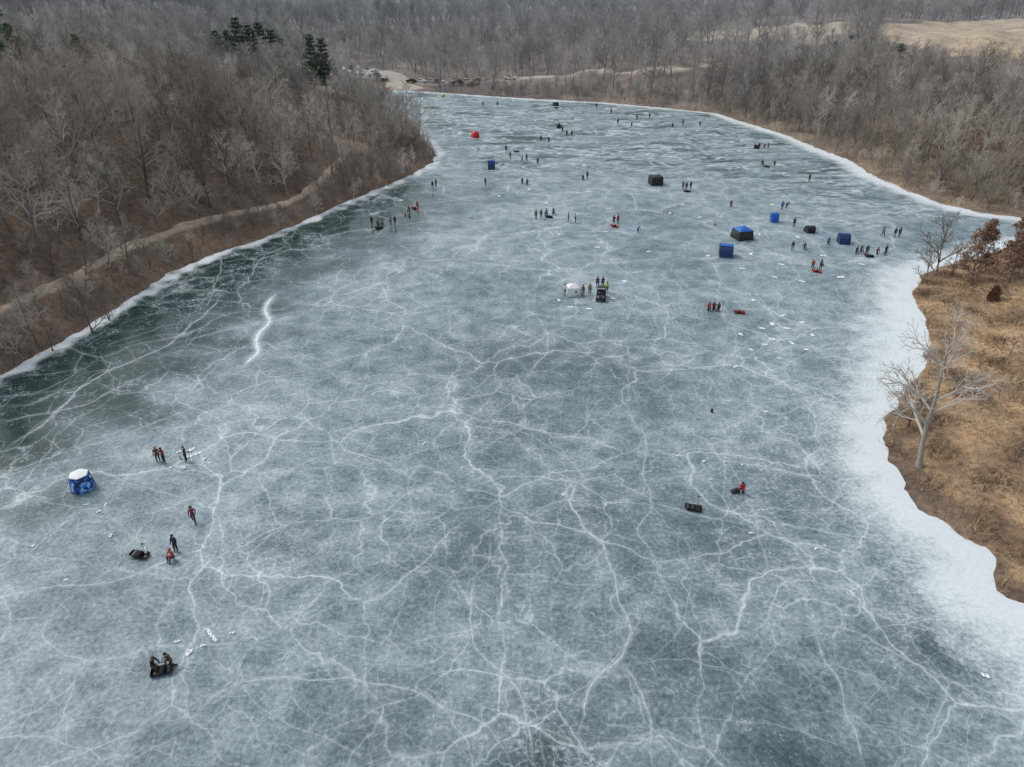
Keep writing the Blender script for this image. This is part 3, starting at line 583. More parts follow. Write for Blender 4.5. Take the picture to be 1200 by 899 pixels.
def body(pose):
    J=sk(pose); keys=list(J); me=bpy.data.meshes.new('tmp'); me.from_pydata([J[k][0] for k in keys],[(keys.index(a),keys.index(b)) for a,b,_ in EDG],[])
    o=bpy.data.objects.new('tmp',me); COL.objects.link(o); m=o.modifiers.new('s','SKIN'); 
    if not me.skin_vertices: 
        b=bmesh.new(); b.from_mesh(me); b.verts.layers.skin.verify(); b.to_mesh(me); b.free()
    for i,k in enumerate(keys):
        v=me.skin_vertices[0].data[i]; v.radius=(J[k][1],J[k][1]*(.8 if k in('che','wai','pel') else 1)); v.use_root=(k=='pel')
    m2=o.modifiers.new('u','SUBSURF'); m2.levels=1; m2.render_levels=1
    bpy.context.view_layer.update(); dg=bpy.context.evaluated_depsgraph_get(); ev=o.evaluated_get(dg); nm=bpy.data.meshes.new_from_object(ev); bpy.data.objects.remove(o)
    V=[v.co.copy() for v in nm.vertices]; mb=MB()
    for p in nm.polygons:
        c=p.center; best=(1e9,0)
        for a,b,mt in EDG:
            A,B=Vector(J[a][0]),Vector(J[b][0]); e=B-A; t=max(0,min(1,(c-A).dot(e)/e.length_squared)); dd=(c-A-e*t).length/(J[a][1]*(1-t)+J[b][1]*t)
            if dd<best[0]: best=(dd,mt)
        mb.f.append(tuple(p.vertices)); mb.m.append(best[1])
    mb.v=[tuple(v) for v in V]
    for s,sg in (('l',-1),('r',1)):
        A=Vector(J['wr'+s][0]);B=Vector(J['ha'+s][0]); d=(B-A).normalized(); side=d.cross(Vector((0,1,.3))).normalized(); curl=side.cross(d)*(-1)
        for k,L in enumerate((.075,.085,.08,.062)):
            q=B+side*(.036-.024*k); mb.tube([q,q+d*L*.6+curl*.01,q+d*L+curl*.035],[.013,.011,.008],5,3)
        q=A.lerp(B,.5)+side*.03; mb.tube([q,q+side*.035+d*.04,q+side*.035+d*.085],[.014,.012,.009],5,3)
    h=Vector(J['hed'][0]); up=(Vector(J['crn'][0])-h).normalized(); fr=Vector((0,1,0)); fr=(fr-up*fr.dot(up)).normalized()
    mb.tube([h+fr*.08+up*.02,h+fr*.118-up*.012,h+fr*.09-up*.02],[.010,.016,.008],5,2)
    for sx in(-1,1):
        e=h+fr*.090+Vector((sx*.034,0,0))+up*.022; mb.tube([e-fr*.01,e+fr*.008],[.011,.008],6,4); e=h+Vector((sx*.098,0,0)); mb.tube([e-up*.025,e+up*.025],[.014,.014],5,2)
    e=h+fr*.092-up*.05; mb.tube([e-Vector((.025,0,0)),e+Vector((.025,0,0))],[.007,.007],5,4)
    me=mb.mesh('person_'+pose,[MC['black'],MC['dark'],M_skin,M_boot,M_eye],True)
    hb=MB(); cpt=h+up*.035
    hb.lathe([(.108,-.015),(.122,0),(.122,.035),(.112,.075),(.08,.115),(.03,.135)],(cpt.x,cpt.y,cpt.z),12); hat=hb.mesh('hat',MC['black'],True)
    return me,hat
BODY={p:body(p) for p in('standing','fishing','walking','sitting','bending','kneeling')}
M_bucket=simple('bucket_plastic',(.55,.56,.55),.4,.08); M_blk=simple('black_plastic',(.02,.02,.022),.45); M_oj=simple('orange_plastic',(.5,.12,.02),.5)
def bucket_mesh(m):
    b=MB(); b.lathe([(.125,0),(.13,.01),(.148,.36),(.155,.36),(.155,.375),(.14,.375),(.13,.34),(.12,.02)],n=14); return b.mesh('bucket_body',m,True)
BK={k:bucket_mesh(v) for k,v in (('white',M_bucket),('orange',M_oj),('black',M_blk))}
hm=MB(); hm.tube([(-.155*math.cos(t),.04*math.sin(t),.36+.02*math.sin(t)) for t in [PI*i/8 for i in range(9)]],.006,4); BKH=hm.mesh('handle',M_blk)
def bucket(x,y,col,label,group=None):
    o=link('bucket',BK[col]); o.location=(x,y,.006); tag(o,label,'bucket',group); link('handle',BKH,o); return o
ORD=['leftmost','second from left','third from left','fourth from left','fifth from left','sixth from left']
def person(px_,py_,pose,jk,pt,rz,hat,label,group=None,s=1.0):
    x,y=P(px_,py_); me,ht=BODY[pose]; o=link('person',me); o.location=(x,y,.0); o.rotation_euler=(0,0,R(rz)); sc_=s*1.03; o.scale=(sc_,sc_,sc_)
    for i,mt in ((0,MC[jk]),(1,MC[pt])): o.material_slots[i].link='OBJECT'; o.material_slots[i].material=mt
    tag(o,label,'person',group); h=link('hat',ht,o); h.material_slots[0].link='OBJECT'; h.material_slots[0].material=MC[hat]; return o
CL=[('the trio right of the camouflage tent',[(186,541,'standing','brown','dark',200,'orange'),(193,542,'fishing','darkred','black',150,'black'),(219,541,'standing','dark','black',100,'olive')]),
('alone below the group by the slushy holes',[(228,612,'walking','darkred','dark',200,'black')]),
('the pair in the left foreground',[(207,646,'standing','navy','black',170,'black'),(204,656,'sitting','red','black',150,'red')]),
('the bottom left foreground pair',[(180,784,'kneeling','black','brown',-100,'brown'),(202,779,'kneeling','brown','black',110,'black')]),
('alone with a bag on open ice right of centre',[(869,577,'kneeling','red','black',150,'black')]),
('the seated trio right of the black utility vehicle',[(830,364,'sitting','red','black',180,'black'),(836,363,'sitting','darkred','black',170,'black'),(842,364,'sitting','dark','black',150,'black')]),
('the group by the black utility vehicle',[(662,346,'standing','white','grey',160,'black'),(683,347,'standing','brown','tan',150,'black'),(691,345,'standing','tan','brown',180,'tan'),(700,337,'standing','black','black',180,'black'),(711,343,'standing','lime','black',170,'black'),(706,337,'standing','dark','black',180,'black')]),
('the mid lake group left of centre',[(628,257,'standing','black','dark',160,'black'),(634,256,'standing','dark','olive',200,'grey'),(641,252,'sitting','black','black',120,'black'),(648,251,'sitting','dark','black',220,'black')]),
('the pair facing each other at mid lake',[(666,260,'standing','dark','black',90,'black'),(674,261,'standing','black','dark',-90,'tan')]),
('the pair by a red bundle at mid lake',[(719,263,'fishing','black','dark',180,'black'),(724,262,'standing','red','black',170,'black')]),
('alone right of the red bundle pair',[(747,273,'bending','blue','black',200,'black')]),
('the group close to the left shore',[(436,264,'standing','black','black',160,'black'),(443,266,'sitting','dark','black',200,'black'),(449,265,'sitting','olive','black',140,'black'),(458,264,'standing','tan','black',180,'black'),(463,264,'standing','dark','black',200,'olive')]),
('the pair right of the left shore group',[(480,249,'kneeling','brown','black',160,'black'),(489,243,'sitting','red','black',200,'black')]),
('the pair off the tip of the wooded point',[(507,221,'standing','black','dark',180,'black'),(511,219,'standing','dark','black',150,'black')]),
('alone below the blue upright shelter',[(569,218,'fishing','dark','black',160,'black')]),
('the scattered group right of the blue upright shelter',[(593,178,'standing','black','black',180,'black'),(598,186,'standing','brown','black',160,'black'),(612,190,'walking','grey','dark',90,'black'),(617,189,'standing','black','dark',200,'black'),(630,193,'standing','dark','black',180,'grey')]),
('the low pair below the scattered group',[(612,215,'sitting','black','black',180,'black'),(618,216,'sitting','dark','black',160,'black')]),
('the pair between the red and black shelters',[(683,211,'sitting','black','dark',180,'black'),(688,210,'standing','dark','black',200,'black')]),
('the group right of the black shelter',[(800,222,'standing','grey','black',180,'black'),(804,223,'standing','black','dark',170,'black'),(809,222,'standing','dark','black',190,'black')]),
('alone above the big blue shelter',[(856,242,'kneeling','darkred','black',180,'black')]),
('the pair above the small blue shelter',[(916,246,'standing','blue','black',180,'black'),(921,244,'bending','dark','black',200,'black')]),
('alone between the small blue and black shelters',[(930,266,'standing','navy','black',180,'black')]),
('alone right of the dark blue shelter',[(928,294,'standing','dark','tan',180,'black')]),
('alone on the ice between the dark blue shelters',[(942,292,'sitting','brown','black',180,'black')]),
('the pair with red gear near the right shore',[(952,313,'kneeling','red','black',160,'black'),(961,316,'standing','grey','black',180,'black')]),
('alone high on the right side of the lake',[(948,213,'standing','olive','black',180,'black')]),
('alone left of the rightmost blue shelter',[(970,286,'sitting','blue','black',180,'black')]),
('the row right of the rightmost blue shelter',[(1003,297,'sitting','dark','black',180,'black'),(1008,296,'sitting','black','black',200,'black'),(1015,299,'standing','navy','black',160,'black'),(1027,298,'kneeling','darkred','black',180,'black'),(1037,299,'standing','dark','black',190,'black')]),
('the group near the far right shore',[(1034,277,'walking','grey','black',200,'black'),(1048,278,'standing','black','dark',160,'black'),(1053,278,'standing','navy','black',180,'black')]),
('the pair right of the red shelter',[(634,164,'sitting','black','black',180,'black'),(643,166,'sitting','dark','black',180,'black')]),
('the pair up lake left of centre',[(655,151,'standing','black','black',180,'black'),(659,153,'sitting','dark','black',180,'black')]),
('the pair below the top centre black sled',[(664,160,'walking','dark','black',180,'black'),(670,160,'standing','black','black',200,'black')]),
('the row up lake right of centre',[(724,146,'standing','black','black',180,'black'),(740,148,'sitting','dark','black',180,'black'),(746,141,'standing','navy','black',180,'black'),(761,139,'standing','black','black',180,'black')]),
('the far row towards the right shore bend',[(788,149,'sitting','black','black',180,'black'),(800,147,'standing','dark','black',180,'black'),(820,149,'standing','black','black',180,'black')]),
('the group near the upper right shore',[(884,174,'sitting','dark','black',180,'black'),(889,175,'standing','black','black',180,'black'),(895,174,'kneeling','darkred','black',180,'black'),(900,174,'standing','tan','black',180,'black')]),
('the pair below the upper right shore group',[(893,193,'sitting','black','black',180,'black'),(907,194,'sitting','dark','black',180,'black')]),
('the pair near the far landing',[(566,123,'sitting','black','black',180,'black'),(583,125,'standing','dark','black',180,'black')]),
('the pair by the far shore, centre',[(699,127,'standing','black','black',180,'black'),(716,134,'standing','red','black',180,'black')])]
for where,ps in CL:
    for j,(a,b,pose,jk,pt,rz,ht) in enumerate(ps):
        pw={'fishing':'standing with hands forward','bending':'bending over'}.get(pose,pose)
        if len(where.split())>6: pw=pw.split()[0]
        col={'darkred':'dark red','dark':'charcoal','lime':'yellow-green','navy':'navy blue'}.get(jk,jk)
        if len(ps)==1: lb=f"person in {col} jacket {pw}, {where}"
        elif len(ps)==2: lb=f"person in {col} jacket {pw}, {['left','right'][j]} of {where}"
        else:
            rk=sorted(range(len(ps)),key=lambda q:ps[q][0]).index(j); lb=f"{col.replace(' ','-')}-jacketed person {pw.split()[0]}, {ORD[rk]} in {where}"
        person(a,b,pose,jk,pt,rz,ht,lb,'people fishing on the ice')
        if pose=='sitting':
            x,y=P(a,b); bc=random.choice(['white','black','black','orange'])
            bucket(x,y,bc,f"bucket under sitter in {col}, {where}",'buckets used as seats')
# ------------------------------------------------------------ shelters
def camo(name,cols,scale):
    k=NT(name); tc=k.n('ShaderNodeTexCoord').outputs['Object']; n=k.noise(tc,scale,2,.5,.6); r_=k.ramp(n,[(.40,cols[0]),(.46,cols[1]),(.53,cols[2]),(.60,cols[3])]); r_.node.color_ramp.interpolation='CONSTANT'
    k.set('Base Color',r_); k.set('Roughness',.7); return k.mat
M_camo=camo('blue_camouflage_fabric',[(.01,.035,.12),(.02,.14,.55),(.08,.36,.80),(.5,.62,.75)],2.4)
FB={'blue':simple('blue_fabric',(.015,.11,.42),.6),'black':simple('black_fabric',(.02,.021,.024),.7),'red':simple('red_fabric',(.60,.02,.03),.6),'white':simple('white_fabric',(.66,.68,.68),.7,.06),'dkblue':simple('dark_blue_fabric',(.012,.035,.13),.6),'camo':M_camo,'lime':simple('lime_fabric',(.35,.5,.05),.6)}
M_clear=simple('vinyl_window',(.03,.035,.04),.15); M_pole=simple('pole',(.05,.05,.05),.4)
def hub(px_,py_,w_,h_,rz,side,roof,label,name='hub_shelter',bul=.10,ns=4,top=.86,fl=.74):
    x,y=P(px_,py_); root=empty(name,(x,y,0),R(rz)); tag(root,label,'ice fishing shelter'); a=w_/2; hb=h_*fl; bl=w_*bul; rr=a*(1.414 if ns==4 else 1.05)
    cs=[Vector((rr*math.cos(2*PI*(k+.5)/ns),rr*math.sin(2*PI*(k+.5)/ns),0)) for k in range(ns)]; ct=[Vector((c.x*top,c.y*top,hb)) for c in cs]; sh=MB(); n=8
    for k in range(ns):
        A,B,Cc,D_=cs[k],cs[(k+1)%ns],ct[(k+1)%ns],ct[k]; nrm=((A+B)/2).normalized(); vs=[];fs=[]
        for i in range(n+1):
            for j in range(n+1):
                u,v=i/n,j/n; p=A.lerp(B,u).lerp(D_.lerp(Cc,u),v); m=1-max(abs(2*u-1),abs(2*v-1)); vs.append(p+nrm*bl*m)
        for i in range(n):
            for j in range(n): q=i*(n+1)+j; fs.append((q,q+n+1,q+n+2,q+1))
        sh.add(vs,fs)
    sh.build('wall_fabric',FB[side],root)
    rf=MB(); vs=[]; 
    for (s_,zz) in ((1.03,-.03),(1.0,.03),(.55,.03+(h_-hb)*.62),(.12,.03+h_-hb)):
        for c in ct: vs.append((c.x*s_,c.y*s_,hb+.004+zz))
    fs=[(i*ns+k,i*ns+(k+1)%ns,(i+1)*ns+(k+1)%ns,(i+1)*ns+k) for i in range(3) for k in range(ns)]+[tuple(3*ns+k for k in range(ns))]
    rf.add(vs,fs); rf.build('roof_fabric',FB[roof],root)
    for k in range(ns):
        p=MB(); p.tube([cs[k]*1.01,Vector((ct[k].x*1.01,ct[k].y*1.01,hb+.02))],.018,5); p.build('corner_pole',M_pole,root)
    for k in (0,2):
        A=(cs[k]+cs[(k+1)%ns])/2; nrm=A.normalized(); tn=Vector((-nrm.y,nrm.x,0)); c_=A+nrm*(bl*.55+.01)+tn*w_*.15+Vector((0,0,hb*.66)); wn=MB()
        wn.add([c_-tn*.18-Vector((0,0,.12)),c_+tn*.18-Vector((0,0,.12))-nrm*.03,c_+tn*.18+Vector((0,0,.12))-nrm*.05,c_-tn*.18+Vector((0,0,.12))],[(0,1,2,3)]); wn.build('window',M_clear,root)
    return root
def flip(px_,py_,w_,h_,rz,col,top,label):
    x,y=P(px_,py_); root=empty('flip_shelter',(x,y,0),R(rz)); tag(root,label,'ice fishing shelter'); L=w_*.95
    s=MB(); s.box((0,-L*.30,.16),(w_,L*.55,.30),.05,taper=1.06); s.box((0,-L*.30,.33),(w_*1.08,L*.6,.03),.01); s.build('sled_base',M_blk,root)
    prof=[(-L*.55,.35),(-L*.58,h_*.72),(-L*.45,h_*.93),(-L*.15,h_),(L*.2,h_*.93),(L*.42,h_*.6),(L*.5,.0)]
    c=MB(); n=len(prof); vs=[];fs=[]
    for xx,sg in((-w_/2,0),(-w_/2*1.04,.4),(0,.5),(w_/2*1.04,.4),(w_/2,0)):
        for (a,b) in prof: vs.append((xx,a,b+(.03 if sg==.5 and b>.5 else 0)))
    for i in range(4):
        for k in range(n-1): fs.append((i*n+k,i*n+k+1,(i+1)*n+k+1,(i+1)*n+k))
    fs+=[tuple(range(n)),tuple(4*n+k for k in reversed(range(n)))]; c.add(vs,fs); c.build('canopy',FB[col],root)
    t=MB(); p2=[(a*1.01,b+.012) for a,b in prof[1:5]]; t.add([(xx,a,b+.03) for xx in(-w_*.5,w_*.5) for a,b in p2],[(k,k+1,k+5,k+4) for k in range(3)]); t.build('roof_panel',FB[top],root)
    for sx in(-1,1):
        wn=MB(); X_=sx*(w_/2*1.04+.012); wn.add([(X_,-L*.2,h_*.5),(X_,L*.1,h_*.5),(X_,L*.1,h_*.72),(X_,-L*.2,h_*.72)],[(0,1,2,3)]); wn.build('window',M_clear,root)
    b=MB(); b.tube([(-w_*.5,-L*.58,.34),(-w_*.25,-L*.85,.1),(w_*.25,-L*.85,.1),(w_*.5,-L*.58,.34)],.012,4); b.build('tow_rope',M_pole,root)
    return root
hub(98,572,2.0,1.75,18,'camo','white','small blue camouflage hub tent with white roof in left foreground',bul=.09,ns=6,top=.82,fl=.93)
hub(671,345,2.0,1.7,5,'white','white','white box-shaped shelter beside the black utility vehicle')
hub(869,279,3.0,2.2,15,'black','blue','largest blue shelter, blue roof over black and blue walls')
flip(850,300,2.1,2.0,170,'dkblue','blue','dark blue flip-over shelter below the largest blue shelter')
flip(907,260,1.3,1.7,180,'blue','blue','narrow bright blue shelter right of the largest one')
flip(948,272,1.5,1.2,10,'black','black','low black shelter between the narrow blue and rightmost blue ones')
flip(988,285,1.8,1.7,175,'dkblue','dkblue','rightmost blue shelter of those by the right shore')
hub(768,216,2.7,2.0,8,'black','black','long black shelter up lake right of centre',bul=.04,top=.94,fl=.93)
flip(576,198,1.6,2.1,180,'dkblue','blue','upright blue shelter up lake on the left side')
hub(557,161,1.8,1.7,30,'red','red','small bright red hub tent far up the lake')
flip(655,150,1.2,1.0,160,'black','black','low black shelter far up the lake near the centre')
flip(887,174,1.2,.9,160,'black','black','low black shelter near the upper right shore')
hub(519,114,1.2,1.2,30,'lime','lime','tiny yellow-green tent near the far landing')
hub(651,124,1.6,1.2,30,'black','black','small black tent close to the far shore',bul=.05,top=.92,fl=.9)
# ------------------------------------------------------------ utility vehicle
M_tyre=simple('tyre_rubber',(.018,.018,.018),.9); M_rim=simple('rim_metal',(.35,.36,.37),.35,.1,6,.8); M_seat=simple('seat_vinyl',(.03,.03,.032),.6); M_lamp=simple('lamp_lens',(.7,.7,.65),.2); M_red=simple('tail_lens',(.4,.02,.02),.3)
def wheel(parent,x,y,r_,w_,mesh_cache={}):
    k=(r_,w_)
    if k not in mesh_cache:
        t=MB(); t.lathe([(r_*.6,-w_/2),(r_*.93,-w_/2),(r_,-w_*.3),(r_,w_*.3),(r_*.93,w_/2),(r_*.6,w_/2)],n=16,axis='x'); q=MB(); q.lathe([(r_*.2,-w_*.52),(r_*.58,-w_*.46),(r_*.58,w_*.46),(r_*.2,w_*.52)],n=12,axis='x'); mesh_cache[k]=(t.mesh('wheel',M_tyre,True),q.mesh('rim',M_rim))
    o=link('wheel',mesh_cache[k][0],parent); o.location=(x,y,r_); link('rim',mesh_cache[k][1],o)
x,y=P(704,350); root=empty('utility_vehicle',(x,y,0),R(172)); tag(root,'black four-wheeled utility vehicle with roll cage beside the white shelter','utility vehicle')
b=MB(); b.box((0,.95,.72),(1.15,.85,.34),.10,taper=.88); b.box((0,0,.5),(1.3,1.3,.22),.05); b.box((0,1.42,.55),(.95,.14,.25),.04); b.build('body',M_blk,root,False)
b=MB(); b.box((0,-.98,.62),(1.3,.75,.08),.02); 
for q in ((0,-1.33,.78,1.3,.05,.3),(-.63,-.98,.78,.05,.75,.3),(.63,-.98,.78,.05,.75,.3),(0,-.62,.78,1.3,.05,.3)): b.box(q[:3],q[3:],.01)
b.build('cargo_bed',M_blk,root)
b=MB(); b.box((0,-.25,.78),(1.15,.42,.14),.04); b.box((0,-.47,1.05),(1.15,.12,.5),.04); b.build('seat',M_seat,root)
b=MB()
for sx in(-.6,.6):
    b.tube([(sx,.6,.85),(sx*.9,.2,1.80),(sx*.9,-.5,1.84),(sx,-.6,.8)],.028,6)
for yy,zz in((.2,1.80),(-.5,1.84)): b.tube([(-.54,yy,zz),(.54,yy,zz)],.028,6)
b.build('roll_cage',M_pole,root); b=MB(); b.box((0,-.15,1.87),(1.2,.85,.05),.02); b.build('roof',M_blk,root)
b=MB(); b.tube([(.28,.5,.8),(.28,.25,1.05)],.02,5); b.lathe([(.16,0),(.18,.015),(.16,.03)],(.28,.23,1.05),12); b.build('steering_wheel',M_pole,root)
for sx in(-.58,.58):
    for yy in(.98,-.95): wheel(root,sx,yy,.32,.26)
for sx in(-.36,.36): b=MB(); b.lathe([(.07,0),(.07,.03)],(sx,1.37,.75),10); b.box((sx,1.385,.78),(.2,.03,.09),.02); b.build('headlight',M_lamp,root)
def sled_mesh():
    b=MB(); N=9; vs=[];fs=[]
    for i in range(N):
        t=i/(N-1); y_=-.75+1.5*t; lift=.22*max(0,(t-.75)/.25)**1.6; ww=.34*(1-.25*max(0,(t-.7)/.3)**2)
        for xx,zz in((-ww-.05,.27),(-ww,.25),(-ww*.85,.03),(0,.0),(ww*.85,.03),(ww,.25),(ww+.05,.27)): vs.append((xx,y_,.012+zz+lift*(1 if zz<.2 else .4)))
    for i in range(N-1):
        for k in range(6): q=i*7+k; fs.append((q,q+1,q+8,q+7))
    fs+=[tuple(range(1,6)),tuple((N-1)*7+k for k in (5,4,3,2,1))]; b.add(vs,fs); return b
SL={k:sled_mesh().mesh('sled',v,True) for k,v in(('black',M_blk),('red',simple('red_plastic',(.5,.03,.02),.45)))}
rp_=MB(); rp_.tube([(-.2,.72,.3),(-.12,1.2,.03),(0,1.45,.02),(.12,1.2,.03),(.2,.72,.3)],.010,4); ROPE=rp_.mesh('tow_rope',M_pole)
bg_=MB(); bg_.lathe([(.10,-.36),(.17,-.33),(.19,-.1),(.18,.15),(.17,.33),(.10,.36)],(0,0,.18),12,axis='x'); BAG=bg_.mesh('gear_bag',MC['black'],True)
bs=MB(); bs.tube([(-.2,.0,.37),(-.1,0,.46),(.1,0,.46),(.2,0,.37)],.014,4); STRAP=bs.mesh('strap',M_pole)
au=MB(); au.tube([(0,0,.1),(0,0,1.15)],.02,6)
for i in range(36): t=i/36; au.add([(.0,0,.08+t*.75),(.09*math.cos(i*.9),.09*math.sin(i*.9),.08+t*.75),(.09*math.cos(i*.9+.9),.09*math.sin(i*.9+.9),.10+t*.75)],[(0,1,2)])
AUG=au.mesh('auger_screw',M_rim); ah=MB(); ah.box((0,0,1.24),(.17,.15,.16),.04); ah.tube([(-.24,0,1.22),(.24,0,1.22)],.018,6); AUH=ah.mesh('power_head',MC['darkred'])
def sled(a,b,rz,col,label,group=None):
    x,y=P(a,b); o=link('gear_sled',SL[col]); o.location=(x,y,.006); o.rotation_euler=(0,0,R(rz)); tag(o,label,'sled',group); link('tow_rope',ROPE,o); return x,y
def bag(x,y,z,rz,label,mat='black',s=1,group=None):
    o=link('gear_bag',BAG); o.location=(x,y,z); o.rotation_euler=(0,0,R(rz)); o.scale=(s,)*3; o.material_slots[0].link='OBJECT'; o.material_slots[0].material=MC[mat]; tag(o,label,'bag',group); link('strap',STRAP,o)
def auger(a,b,rz,label):
    x,y=P(a,b); root=empty('ice_auger',(x,y,-.05),R(rz)); tag(root,label,'auger'); link('screw',AUG,root); link('power_head',AUH,root)
for a,b,rz,col,w_ in [(164,652,80,'black','left of the foreground pair'),(191,788,-75,'black','beside the bottom left foreground pair'),(812,597,75,'black','alone on open ice right of centre'),(866,367,80,'red','right of the seated trio'),(720,266,60,'red','under the red bundle at mid lake'),(444,268,100,'black','with the group close to the left shore'),(486,245,50,'red','right of the left shore group'),(643,255,80,'black','among the mid lake group'),(957,319,60,'red','below the far right shelters'),(1018,301,80,'black','in the row near the far right shore'),(805,225,80,'black','right of the long black shelter'),(898,196,80,'black','near the upper right shore'),(652,127,85,'black','far up the lake near the centre'),(605,178,85,'black','right of the upright blue shelter')]:
    x,y=sled(a,b,rz,col,f"{col} plastic gear sled {w_}",None)
    bag(x,y,.045,rz,f"dark gear bag lying in the {col} sled {w_}",'black',1.0)
    if a in (164,812,191,866): bag(x+.45*math.cos(R(rz+90)),y+.45*math.sin(R(rz+90)),.05,rz+8,f"smaller gear bag in front of the sled {w_}",'grey' if a==164 else 'dark',.8)
x,y=P(861,577); bag(x,y,.01,20,'dark gear bag on the ice left of the lone kneeling person in red','dark',1.1)
for a,b,rz,w_ in [(817,594,0,'beside the lone black sled right of centre'),(224,541,30,'by the slushy holes in the left foreground'),(171,650,0,'standing left of the foreground pair'),(846,363,0,'right of the seated trio'),(940,290,0,'between the dark blue shelters')]: auger(a,b,rz,'ice auger with dark red power head '+w_)
for a,b,col,w_ in [(834,483,'black','alone at mid lake right of the long crack'),(212,538,'white','right of the group by the slushy holes'),(700,352,'orange','in front of the black utility vehicle'),(677,348,'white','beside the white shelter'),(948,296,'white','between the dark blue shelters'),(964,312,'orange','with the red gear pair'),(475,252,'orange','near the left shore group'),(638,258,'white','with the mid lake group'),(838,264,'orange','above and left of the largest blue shelter')]:
    x,y=P(a,b); bucket(x,y,col,f"{col} bucket {w_}")
# fishing holes with slush
M_slush=simple('slush',(.66,.70,.72),.8,.12,4); M_hole=simple('hole_water',(.05,.07,.075),.15,.1)
def slush(seed):
    r=random.Random(seed); b=MB(); n=18; vs=[];fs=[]
    rad=[1+.35*math.sin(2*PI*k/n*2+seed)+r.uniform(-.25,.3) for k in range(n)]
    for ri,(q,zz) in enumerate(((.08,.010),(.10,.04),(.24,.035),(.40,.0))):
        for k in range(n): t=2*PI*k/n; rr=q*(rad[k] if ri>1 else 1); vs.append((rr*math.cos(t),rr*math.sin(t),zz+r.uniform(0,.015)*(ri in(1,2))))
    for i in range(3):
        for k in range(n): fs.append((i*n+k,(i+1)*n+k,(i+1)*n+(k+1)%n,i*n+(k+1)%n))
    b.add(vs,fs); h=MB(); h.add([(.085*math.cos(2*PI*k/14),.085*math.sin(2*PI*k/14),.009) for k in range(14)],[tuple(range(14))]); return b.mesh('slush_ring',M_slush,True),h.mesh('water_hole',M_hole)
SLH=[slush(i) for i in range(4)]
random.seed(17)
def hole(a,b,s,label,group):
    x,y=P(a,b); me,hm_=random.choice(SLH); o=link('fishing_hole',me); s*=.45 if b>470 else .72; o.location=(x,y,.05); o.rotation_euler=(0,0,random.uniform(0,6.28)); o.scale=(s,s*random.uniform(.7,1.2),1); tag(o,label,'fishing hole',group); link('open_water',hm_,o)
zones=[('fishing hole ringed with slush near the left foreground group',[(225,527,1.6),(232,532,1.3),(222,536,1.2),(240,538,1.1),(210,530,1),(246,543,.9),(200,548,.9),(215,548,1.2)]),
('fishing hole ringed with slush above the bottom left pair',[(246,742,1.3),(252,750,1.1),(208,752,.9),(222,765,1.2),(238,757,.8),(272,742,.8),(249,746,1),(243,738,.8)]),
('fishing hole ringed with slush below the camouflage tent',[(100,592,.8),(116,600,.8),(124,592,.9),(130,628,1),(60,628,.7),(38,640,.8),(78,680,.8)]),
('fishing hole ringed with slush right of the seated trio',[(905,380,1.3),(893,385,1.1),(922,385,1.2),(940,378,1.1),(952,393,1.0),(905,398,1.1),(928,402,1.2),(896,404,1.0),(918,370,1.1),(883,352,1.2),(868,392,1),(880,410,1),(945,410,.9),(862,430,.9),(913,420,.9)]),
('fishing hole ringed with slush in front of the white shelter',[(655,352,1.1),(668,360,1.2),(690,362,1.1),(718,350,1),(732,330,1.1),(644,322,1)]),
('lone fishing hole ringed with slush out on the central ice',[(825,541,.9),(833,562,.7),(880,625,.9),(957,643,.9),(967,640,.7),(1155,792,1.2),(497,520,1),(870,545,.7),(898,483,.9),(660,580,.8)]),
('fishing hole ringed with slush among the upper lake groups',[(690,225,1.4),(740,210,1.5),(620,222,1.4),(585,230,1.4),(880,298,1.5),(908,325,1.5),(985,325,1.6),(905,240,1.3),(935,278,1.4),(700,290,1.3),(760,295,1.2),(785,250,1.4),(820,255,1.2),(655,275,1.3),(470,235,1.3),(890,275,1.3),(965,300,1.3),(915,310,1.3),(640,238,1.2),(710,272,1.2),(830,300,1.2),(940,330,1.2),(1010,310,1.3),(870,315,1.2),(800,240,1.3)])]
for lb,hs_ in zones:
    for a,b,s in hs_: hole(a,b,s,lb,lb.replace('fishing hole','fishing holes'))
